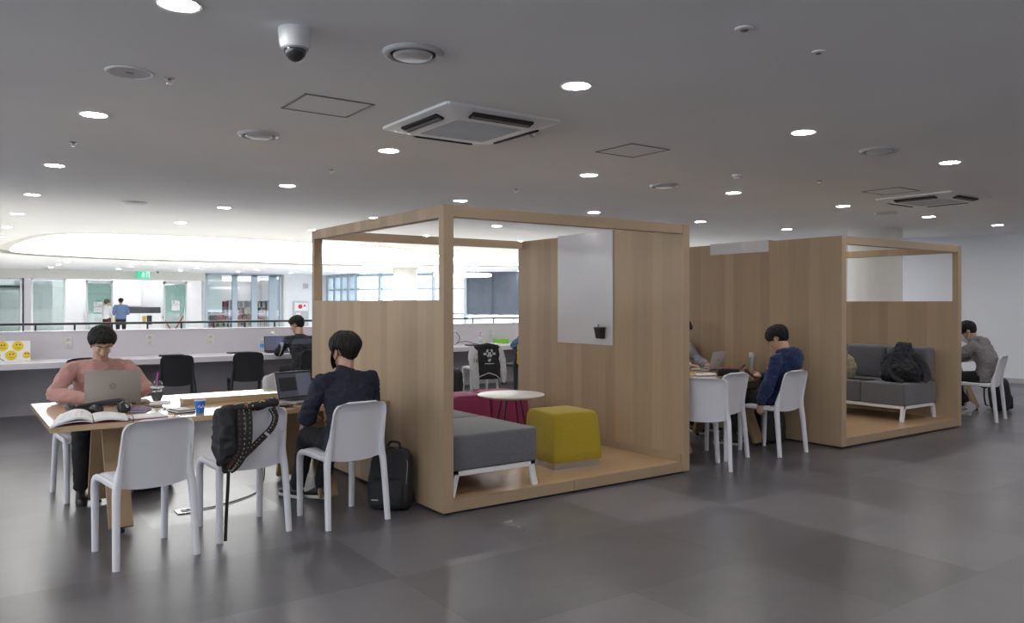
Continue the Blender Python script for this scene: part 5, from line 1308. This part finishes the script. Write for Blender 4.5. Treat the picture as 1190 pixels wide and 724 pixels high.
# man in a face mask, seen from behind at the near table
person('man from behind in a dark navy shirt and black face mask working at a laptop', (2.285, 5.275, 0), R(4),
       seated(pelvis=(0, -.09, .545), waist=(0, -.10, .70), chest=(0, -.05, .87), neck=(.0, -.01, 1.015), head=(.025, .045, 1.150), hrot=(10, -4, 0),
              shL=(-.188, -.03, .955), shR=(.188, -.04, .955), elL=(-.262, .06, .695), elR=(.255, .05, .70), wrL=(-.12, .27, .675), wrR=(.10, .26, .675),
              handL=((.5, .8, -.1), (0, .1, 1), (25, 30, 20)), handR=((-.5, .8, -.1), (0, .1, 1), (25, 30, 20)),
              knL=(-.10, .38, .52), knR=(.10, .36, .52), anL=(-.06, .66, .09), anR=(.06, .50, .10), toL=(-.12, .90, .09), toR=(.02, .74, .07)),
       'cotton_ink', 'cotton_black', dict(front=26, side=-8, back=-60, vol=.030, locks=320, seed=3, fringe=6), skin='skin', shoes=('leather_black', 'sole_white'),
       topkw=dict(ex=.016, amp=.012, freq=10, name='shirt', rib=True), mask='mask_cloth', collar=.03)
# man in pink
person('man in a pink sweater bent over the silver laptop, facing the camera', (0.99, 7.06, 0), R(180),
       seated(pelvis=(0, -.10, .545), waist=(0, -.13, .70), chest=(0, -.09, .885), neck=(0, -.015, 1.045), head=(.0, .055, 1.175), hrot=(0, -34, 0),
              shL=(-.195, -.06, .985), shR=(.195, -.06, .985), elL=(-.32, .06, .80), elR=(.335, .07, .795), wrL=(-.15, .25, .775), wrR=(.13, .27, .775),
              handL=((.35, .9, -.05), (0, .1, 1), (15, 25, 20)), handR=((-.35, .9, -.05), (0, .1, 1), (15, 25, 20)),
              knL=(-.14, .30, .51), knR=(.17, .31, .51), anL=(-.12, .22, .09), anR=(.17, .26, .09), toL=(-.14, .46, .085), toR=(.19, .50, .085)),
       'knit_pink', 'cotton_black', dict(front=32, side=-4, back=-55, vol=.022, locks=280, seed=5, fringe=4), shoes=('leather_black', 'black_plastic'),
       topkw=dict(ex=.020, amp=.010, freq=8, name='sweater'), collar=.012)
# man at the counter
person('man in a black and slate track jacket bent over a laptop at the counter', (4.16, 11.12, 0), R(3),
       seated(chest=(0, .0, .88), neck=(0, .07, 1.03), head=(-.02, .125, 1.175), hrot=(38, -22, 0), shL=(-.19, .03, .965), shR=(.19, .03, .965),
              elL=(-.28, .20, .785), elR=(.28, .20, .785), wrL=(-.15, .40, .775), wrR=(.12, .42, .775), handL=((.2, 1, -.1), (0, .1, 1)), handR=((-.2, 1, -.1), (0, .1, 1))),
       'track_cloth', 'cotton_black', dict(front=28, side=-4, back=-52, vol=.020, locks=220, seed=8), shoes=('leather_black', 'sole_white'), voxel=.008,
       topkw=dict(ex=.022, amp=.010, freq=8, name='track_jacket'), collar=.02)
# boy in navy hoodie
boy, _ = person('boy in a navy hoodie and glasses looking at his phone, one arm hanging down', (6.86, 5.05, 0), R(0),
       seated(pelvis=(0, .03, .545), waist=(0, -.04, .69), chest=(0, -.105, .85), neck=(0, -.125, 1.005), head=(0, -.035, 1.13), hrot=(10, -32, 0),
              shL=(-.185, -.15, .935), shR=(.18, -.12, .94), elL=(-.262, -.12, .70), elR=(.23, .02, .71), wrL=(-.285, -.04, .50), wrR=(.03, .20, .74),
              handL=((0.02, .12, -1), (-1, 0, 0), (28, 38, 25)), handR=((-.45, .9, .1), (.3, -.3, -.9), (35, 45, 30)),
              hipL=(-.09, .04, .535), hipR=(.09, .04, .535), knL=(-.13, .46, .51), knR=(.10, .48, .51), anL=(-.13, .44, .09), anR=(.08, .50, .09), toL=(-.19, .68, .085), toR=(.06, .74, .085), trl=.86),
       'cotton_navy', 'cotton_black', dict(front=22, side=-6, back=-58, vol=.025, locks=280, seed=11, fringe=10), shoes=('leather_black', 'sole_white', 'shoe', 'sole_white'),
       topkw=dict(ex=.022, amp=.012, freq=8, name='hoodie'), glasses=True, hood=True)
a = MB(); a.obox((-.268, -.125, .845), (.006, .062, .034), (0, R(14), R(-8)), .002); a.build('sleeve_patch', 'tan_patch', boy, 0)
# grey hoodie at far right
gh, _ = person('person in a grey hoodie and face mask hunched over the far right table', (10.97, 4.92, 0), R(10),
       seated(pelvis=(0, -.07, .545), waist=(0, -.09, .70), chest=(0, -.02, .87), neck=(0, .07, 1.01), head=(0, .155, 1.115), hrot=(10, -34, 0),
              shL=(-.185, .04, .94), shR=(.185, .04, .94), elL=(-.24, .25, .765), elR=(.24, .25, .765), wrL=(-.06, .42, .765), wrR=(.10, .44, .765),
              handL=((.5, .9, -.05), (0, .1, 1)), handR=((-.5, .9, -.05), (0, .1, 1)),
              knL=(-.12, .34, .50), knR=(.12, .34, .51), anL=(-.10, .12, .17), anR=(.10, .20, .09), toL=(-.13, .33, .07), toR=(.11, .44, .085), upL=(0, .45, .9), trl=.8),
       'cotton_grey', 'cotton_black', dict(front=22, side=-6, back=-56, vol=.024, locks=240, seed=14, fringe=10), shoes=('canvas_white', 'sole_white', 'shoe', 'black_matte'),
       topkw=dict(ex=.024, amp=.012, freq=8, name='hoodie', cuff=.75), mask='mask_white', hood=True)
a = MB(); a.obox((-.256, .13, .87), (.006, .05, .05), (0, R(16), R(20)), .002); a.build('sleeve_patch', 'tan_patch', gh, 0)
a = MB()
for k, (dx, w) in enumerate(((-.055, .02), (-.025, .022), (.006, .02), (.036, .02))):
    a.obox((dx, -.098, .965), (w * .35, .006, .030), (R(-25), 0, 0)); a.obox((dx + .008, -.093, .978), (w * .5, .006, .007), (R(-25), 0, 0)); a.obox((dx + .008, -.101, .952), (w * .5, .006, .007), (R(-25), 0, 0))
a.build('hood_print', 'cotton_black', gh, 0)
# person behind the front booth at the middle table
person('person in a striped shirt at the middle table, face just showing past the front booth', (7.19, 6.66, 0), R(178),
       seated(chest=(0, -.07, .885), neck=(0, -.0, 1.035), head=(0, .06, 1.17), hrot=(0, -24, 0), elL=(-.27, .06, .79), elR=(.27, .06, .79), wrL=(-.16, .30, .765), wrR=(.08, .27, .765),
              handL=((.3, .9, -.05), (0, .1, 1)), handR=((-.3, .9, -.05), (0, .1, 1)), anL=(-.11, .34, .085), anR=(.11, .34, .085), toL=(-.13, .58, .085), toR=(.13, .58, .085)),
       'shirt_stripe', 'cotton_black', dict(front=26, side=0, back=-34, vol=.022, locks=150, seed=21, fringe=6), shoes=('leather_black', 'sole_white'), voxel=.009,
       topkw=dict(ex=.018, amp=.010, freq=8, name='shirt'), collar=.015)
# people across the atrium
def standing(**k):
    p = dict(pelvis=(0, 0, .93), waist=(0, -.01, 1.08), chest=(0, 0, 1.26), neck=(0, 0, 1.43), head=(0, .025, 1.55), hrot=(0, -12, 0), shL=(-.185, 0, 1.365), shR=(.185, 0, 1.365),
             elL=(-.26, .02, 1.10), elR=(.26, .02, 1.10), wrL=(-.20, .20, 1.02), wrR=(.22, .20, 1.04), hipL=(-.09, 0, .90), hipR=(.09, 0, .90), knL=(-.11, .02, .49), knR=(.11, .02, .49),
             anL=(-.12, -.02, .09), anR=(.12, -.02, .09), toL=(-.15, .23, .085), toR=(.15, .23, .085), handL=((.3, .9, -.2), (0, .2, 1)), handR=((-.3, .9, -.2), (0, .2, 1)))
    p.update(k); return p
person('person in a blue shirt and dark trousers standing beyond the glass across the atrium', (5.52, 34.3, 0), R(-8), standing(), 'shirt_blue', 'cotton_black', dict(front=28, vol=.02, locks=80, seed=31), voxel=.012,
       shoes=('leather_black', 'leather_black'), topkw=dict(ex=.022, amp=.010, freq=8, name='shirt', cuff=.6, rib=False))
person('person with brown hair and a dark red skirt beside the blue-shirted one', (5.06, 34.6, 0), R(-60), standing(head=(0, .025, 1.50), neck=(0, 0, 1.39), shL=(-.16, 0, 1.33), shR=(.16, 0, 1.33), chest=(0, 0, 1.22)), 'mask_white', 'skirt_red',
       dict(mat='hair_brown', front=30, side=-20, back=-58, vol=.026, locks=120, seed=33), voxel=.012, shoes=('leather_black', 'leather_black'), topkw=dict(ex=.018, amp=.008, name='blouse', rib=False), fem=True)
# ------------------------------------------------------------------ ceiling fixtures (hang below z = H)
def inside_open(x, y, grow=1.0):
    P = opening(grow, 0); c = False; j = len(P) - 1
    for i in range(len(P)):
        if (P[i].y > y) != (P[j].y > y) and x < (P[j].x - P[i].x) * (y - P[i].y) / (P[j].y - P[i].y) + P[i].x: c = not c
        j = i
    return c
proto = None
def downlight(x, y, label, group):
    global proto
    if proto is None:
        t = thing('downlight', label, 'ceiling light', (x, y, H), 0, group)
        MB().lathe([(.078, -.003), (.092, -.006), (.098, -.003), (.098, 0), (.078, -.0005)], 32, closed=False).build('trim_ring', 'plastic_white', t)
        MB().lathe([(0, -.0045), (.079, -.0035), (.079, -.001), (0, -.001)], 32).build('diffuser', 'lamp_diffuser', t)
        proto = t; return t
    return dup(proto, (x, y, H), 0, label, group)
for i in range(-3, 9):
    for j in range(-3, 16):
        x, y = 0.82 + 2.247 * i, 3.66 + 2.485 * j
        if y > 18: y += 0.0
        if inside_open(x, y, 1.6) or y > 39.9 or x < -7: continue
        # stay inside the curved side walls
        if x > 19.3 - 0.25 * (y + 7) and y < 10: continue
        if x > 15.0 and y >= 9.5 and x > 15.0 + 0.3 * (y - 9.5): continue
        if y > 27 and x > 17.0 - .55 * (y - 28): continue
        if y > 34.9 and (y < 36.2 or not (1.4 < x < 8.9)): continue
        if y < 11.5: downlight(x, y, 'round glowing downlight in the ceiling grid above the booths and tables', 'downlights above the booths')
        elif y < 20: downlight(x, y, 'small glowing downlight in the ceiling between counter and atrium opening', 'downlights before the atrium')
        elif y > 35: downlight(x, y, 'small glowing downlight added to brighten the glass-fronted room across the atrium', 'added downlights in the far room')  # grid carried on into the far room as added light
        else: downlight(x, y, 'small glowing downlight in the ceiling beyond the atrium opening', 'downlights beyond the atrium')

def diffuser(x, y, label):
    t = thing('ceiling_diffuser', label, 'air diffuser', (x, y, H), 0, 'round ceiling air diffusers')
    MB().lathe([(.118, -.012), (.135, -.022), (.15, -.018), (.158, -.006), (.16, 0), (.118, -.001)], 40, closed=False).build('outer_ring', 'vent_grey', t)
    MB().lathe([(0, -.003), (.12, -.003), (.12, -.001), (0, -.001)], 40).build('throat', 'black_matte', t)
    MB().lathe([(0, -.030), (.085, -.030), (.098, -.024), (.104, -.014), (.09, -.008), (0, -.006)], 40).build('disc', 'vent_grey', t)
    return t
diffuser(1.968, 3.665, 'round air diffuser nearest the camera, beside the ceiling cassette')
diffuser(1.953, 6.127, 'round air diffuser left of the ceiling cassette, behind the access panel')
diffuser(6.447, 3.702, 'round air diffuser high at the right, between two downlights')
diffuser(6.441, 6.182, 'round air diffuser above the right end of the front booth')
diffuser(1.958, 11.197, 'small far round air diffuser at the upper left above the counter')
diffuser(11.01, 6.218, 'round air diffuser above the right booth, beside the pale column')

def cassette(x, y, label):
    t = thing('ceiling_cassette', label, 'air conditioner', (x, y, H))
    m = MB()
    def sq(h, z, c=.05):
        return [V(p) for p in ((h, h - c, z), (h - c, h, z), (-h + c, h, z), (-h, h - c, z), (-h, -h + c, z), (-h + c, -h, z), (h - c, -h, z), (h, -h + c, z))]
    m.loft([sq(.475, 0, .02), sq(.475, -.018, .02), sq(.36, -.055, .05), sq(.345, -.06, .05), sq(.275, -.06, .02), sq(.27, -.05, .02)])
    m.build('panel', 'plastic_white', t, 25)
    g = MB(); g.box(-.272, .272, -.272, .272, -.052, -.048); g.build('filter', 'black_matte', t, 0)
    g = MB()
    for k in range(-13, 14):
        g.box(k * .02 - .0024, k * .02 + .0024, -.27, .27, -.060, -.052); g.box(-.27, .27, k * .02 - .0024, k * .02 + .0024, -.060, -.052)
    g.build('grille', 'vent_grey', t, 0)
    for k in range(4):
        M = Matrix.Rotation(k * math.pi / 2, 4, 'Z')
        s = MB(); s.box(-.25, .25, .365, .43, -.0575, -.028, M=M @ Matrix.Translation((0, .397, -.04)) @ Matrix.Rotation(R(17), 4, 'X') @ Matrix.Translation((0, -.397, .04)))
        v = s.build('outlet_slot', 'black_matte', t, 0)
        f = MB(); f.box(-.24, .24, .372, .398, -.0605, -.054, .003, 1, M=M @ Matrix.Translation((0, .397, -.04)) @ Matrix.Rotation(R(17), 4, 'X') @ Matrix.Translation((0, -.397, .04)))
        f.build('flap', 'grey_plastic', t)
    return t
cassette(3.09, 4.88, 'square ceiling air conditioner cassette above the front booth')
cassette(9.93, 5.02, 'square ceiling air conditioner cassette further off, above the right booth')

def hatch(x, y, w, d, label):
    t = thing('access_panel', label, 'access panel', (x, y, H), 0, 'flush ceiling access panels')
    f = MB(); q = .014
    f.box(-w / 2, w / 2, -d / 2, -d / 2 + q, -.006, 0); f.box(-w / 2, w / 2, d / 2 - q, d / 2, -.006, 0)
    f.box(-w / 2, -w / 2 + q, -d / 2, d / 2, -.006, 0); f.box(w / 2 - q, w / 2, -d / 2, d / 2, -.006, 0)
    f.build('frame', 'grey_plastic', t, 0)
    MB().box(-w / 2 + q + .003, w / 2 - q - .003, -d / 2 + q + .003, d / 2 - q - .003, -.003, 0).build('leaf', 'ceiling_paint', t, 0)
hatch(2.04, 4.985, .47, .45, 'square access panel in the ceiling left of the nearest air conditioner cassette')
hatch(4.76, 4.94, .45, .45, 'faint square access panel in the ceiling right of the nearest cassette')
hatch(8.93, 4.99, .47, .45, 'square access panel in the ceiling just left of the further cassette')

t = thing('ceiling_speaker', 'round flush ceiling loudspeaker at the upper left', 'speaker', (0.835, 4.902, H))
MB().lathe([(.108, -.004), (.12, -.008), (.13, -.004), (.13, 0), (.108, -.001)], 40, closed=False).build('ring', 'plastic_white', t)
MB().lathe([(0, -.004), (.109, -.004), (.109, -.001), (0, -.001)], 40).build('mesh_cover', 'light_grey', t)
MB().box(-.018, .018, -.006, .006, -.007, -.004).build('badge', 'grey_plastic', t, 0)

t = thing('ceiling_camera', 'white dome security camera with smoked bubble on the ceiling', 'camera', (1.345, 3.68, H))
MB().lathe([(0, 0), (.078, 0), (.078, -.02), (.074, -.06), (.07, -.082), (.066, -.092), (0, -.092)], 40).build('housing', 'plastic_white', t, 60)
MB().lathe([(0.052, -.09), (.0535, -.10), (.052, -.112), (.044, -.131), (.031, -.145), (.016, -.153), (0, -.155)], 32, closed=False).build('bubble', 'smoked', t, 180) if pmat('smoked', (.02, .02, .022), .04, coat=1.0) else None
MB().lathe([(.052, -.088), (.062, -.09), (.062, -.096), (.053, -.1)], 32, closed=False).build('bubble_ring', 'light_grey', t, 60)

def sprinkler(x, y, label, r=.032):
    t = thing('ceiling_sprinkler', label, 'sprinkler', (x, y, H), 0, 'ceiling sprinkler heads')
    MB().lathe([(0, 0), (r, 0), (r, -.004), (r * .6, -.012), (.010, -.014), (.009, -.03), (0, -.03)], 20).build('escutcheon', 'chrome', t)
    MB().lathe([(0, -.034), (.017, -.034), (.018, -.031), (0, -.030)], 16).build('deflector', 'steel', t)
for x, y, l in ((1.044, 4.901, 'ceiling sprinkler head right beside the flush loudspeaker'), (.822, 7.291, 'ceiling sprinkler head between two downlights at the upper left'),
                (3.045, 7.341, 'ceiling sprinkler head above the window panel of the front booth'), (3.645, 4.89, 'ceiling sprinkler head at the right corner of the nearest cassette'),
                (5.30, 7.40, 'ceiling sprinkler head behind the front booth top'), (7.55, 5.0, 'ceiling sprinkler head right of the small smoke detector')):
    sprinkler(x, y, l)
def sensor(x, y, label, r=.045):
    t = thing('ceiling_sensor', label, 'sensor', (x, y, H), 0, 'small round ceiling sensors')
    MB().lathe([(0, -.006), (r * .6, -.010), (r * .95, -.006), (r, 0), (0, 0)], 28).build('rim', 'plastic_white', t)
    MB().lathe([(0, -.014), (r * .35, -.013), (r * .5, -.008), (0, -.007)], 20).build('lens', 'grey_plastic', t)
sensor(3.075, 2.436, 'small round ceiling sensor at top centre right, nearest the camera')
sensor(3.672, 2.439, 'smaller round ceiling sensor just right of the nearest one', .034)
t = thing('smoke_detector', 'white smoke detector on the ceiling left of the far cassette', 'smoke detector', (6.527, 5.255, H))
MB().lathe([(0, 0), (.055, 0), (.055, -.012), (.045, -.02), (.042, -.036), (.03, -.044), (0, -.045)], 28).build('body', 'plastic_white', t, 50)
MB().lathe([(.041, -.028), (.046, -.026), (.046, -.022), (.041, -.02)], 28, closed=False).build('slot_ring', 'grey_plastic', t)
# ring pendants over the atrium
def ringlamp(x, y, z, r, h, label, mat):
    t = thing('ring_pendant', label, 'pendant light', (x, y, z), 0, 'ring pendants over the atrium')
    MB().lathe([(r, 0), (r, h), (r - .09, h), (r - .09, 0), (r, 0)], 64, closed=False).build('ring', mat, t, 30)
    for k in range(3):
        a = k * 2.094 + .4
        MB().tube([((r - .045) * math.cos(a), (r - .045) * math.sin(a), h), ((r - .045) * math.cos(a), (r - .045) * math.sin(a), H + 1.55 - z)], .008, 6).build('cable', 'light_grey', t)
    return t
ringlamp(10.35, 20.4, 2.57, .78, .07, 'ring pendant left of the white column, seen through the booth window', 'ring_glow')
ringlamp(12.1, 21.2, 2.93, 1.65, .09, 'widest ring pendant, highest over the atrium', 'table_white')
ringlamp(13.75, 22.2, 2.36, .95, .09, 'bright ring pendant hanging before the slate blinds', 'ring_glow')
# exit sign and camera across the atrium
t = thing('exit_sign', 'green running-man exit sign on the header across the atrium', 'sign', (6.58, YF - .12, 2.66))
MB().box(-.25, .25, -.02, .02, -.14, .14, .006, 1).build('box', 'green_sign', t, 0)
k = MB(); k.ball((-.02, -.024, .07), (.03, .006, .03), None, 10, 6); k._bar((-.02, -.024, .04), (-.03, -.024, -.03), .045, .008, (0, 1, 0)); k._bar((-.03, -.024, -.03), (.03, -.024, -.1), .03, .008, (0, 1, 0)); k._bar((-.03, -.024, -.03), (-.08, -.024, -.09), .03, .008, (0, 1, 0)); k._bar((-.02, -.024, .03), (.05, -.024, .01), .025, .008, (0, 1, 0)); k._bar((-.02, -.024, .03), (-.08, -.024, .0), .025, .008, (0, 1, 0))
k.box(.10, .125, -.026, -.02, -.11, .11); k.box(.19, .215, -.026, -.02, -.11, .11); k.box(.10, .215, -.026, -.02, .09, .11)
k.build('pictogram', 'sign_white', t, 0)
t = thing('bullet_camera', 'white security camera on the ceiling right of the exit sign', 'camera', (6.8, 34.0, H))
MB().tube([(0, 0, 0), (0, 0, -.06)], .03, 10).build('mount', 'plastic_white', t)
MB().tube([(-.02, -.14, -.09), (0, .1, -.05)], .045, 12).build('body', 'plastic_white', t)
MB().tube([(-.022, -.15, -.092), (-.02, -.14, -.09)], .035, 12).build('lens', 'black_plastic', t)
# ------------------------------------------------------------------ camera, sky, view
w = bpy.data.worlds.new('world'); SC.world = w; w.use_nodes = True
w.node_tree.nodes['Background'].inputs[0].default_value = (0.90, 0.935, 1.0, 1)
w.node_tree.nodes['Background'].inputs[1].default_value = WORLD
cam = bpy.data.cameras.new('camera'); co = bpy.data.objects.new('camera', cam); COL.objects.link(co); SC.camera = co
cam.sensor_width = 36.0; cam.sensor_fit = 'HORIZONTAL'; cam.lens = 924.0 / 1190.0 * 36.0
cam.shift_y = -10.0 / 1190.0; cam.clip_start = 0.05; cam.clip_end = 200
co.location = (0, 0, 1.5); co.rotation_euler = (R(90), 0, -math.atan2(655, 924))
SC.view_settings.view_transform = 'Standard'; SC.view_settings.look = 'None'; SC.view_settings.gamma = 1.0
SC.view_settings.use_curve_mapping = False; SC.view_settings.exposure = EXPO
SC.cycles.use_denoising = True
SC.cycles.max_bounces = 8; SC.cycles.diffuse_bounces = 4; SC.cycles.transparent_max_bounces = 16
SC.cycles.sample_clamp_indirect = 8.0
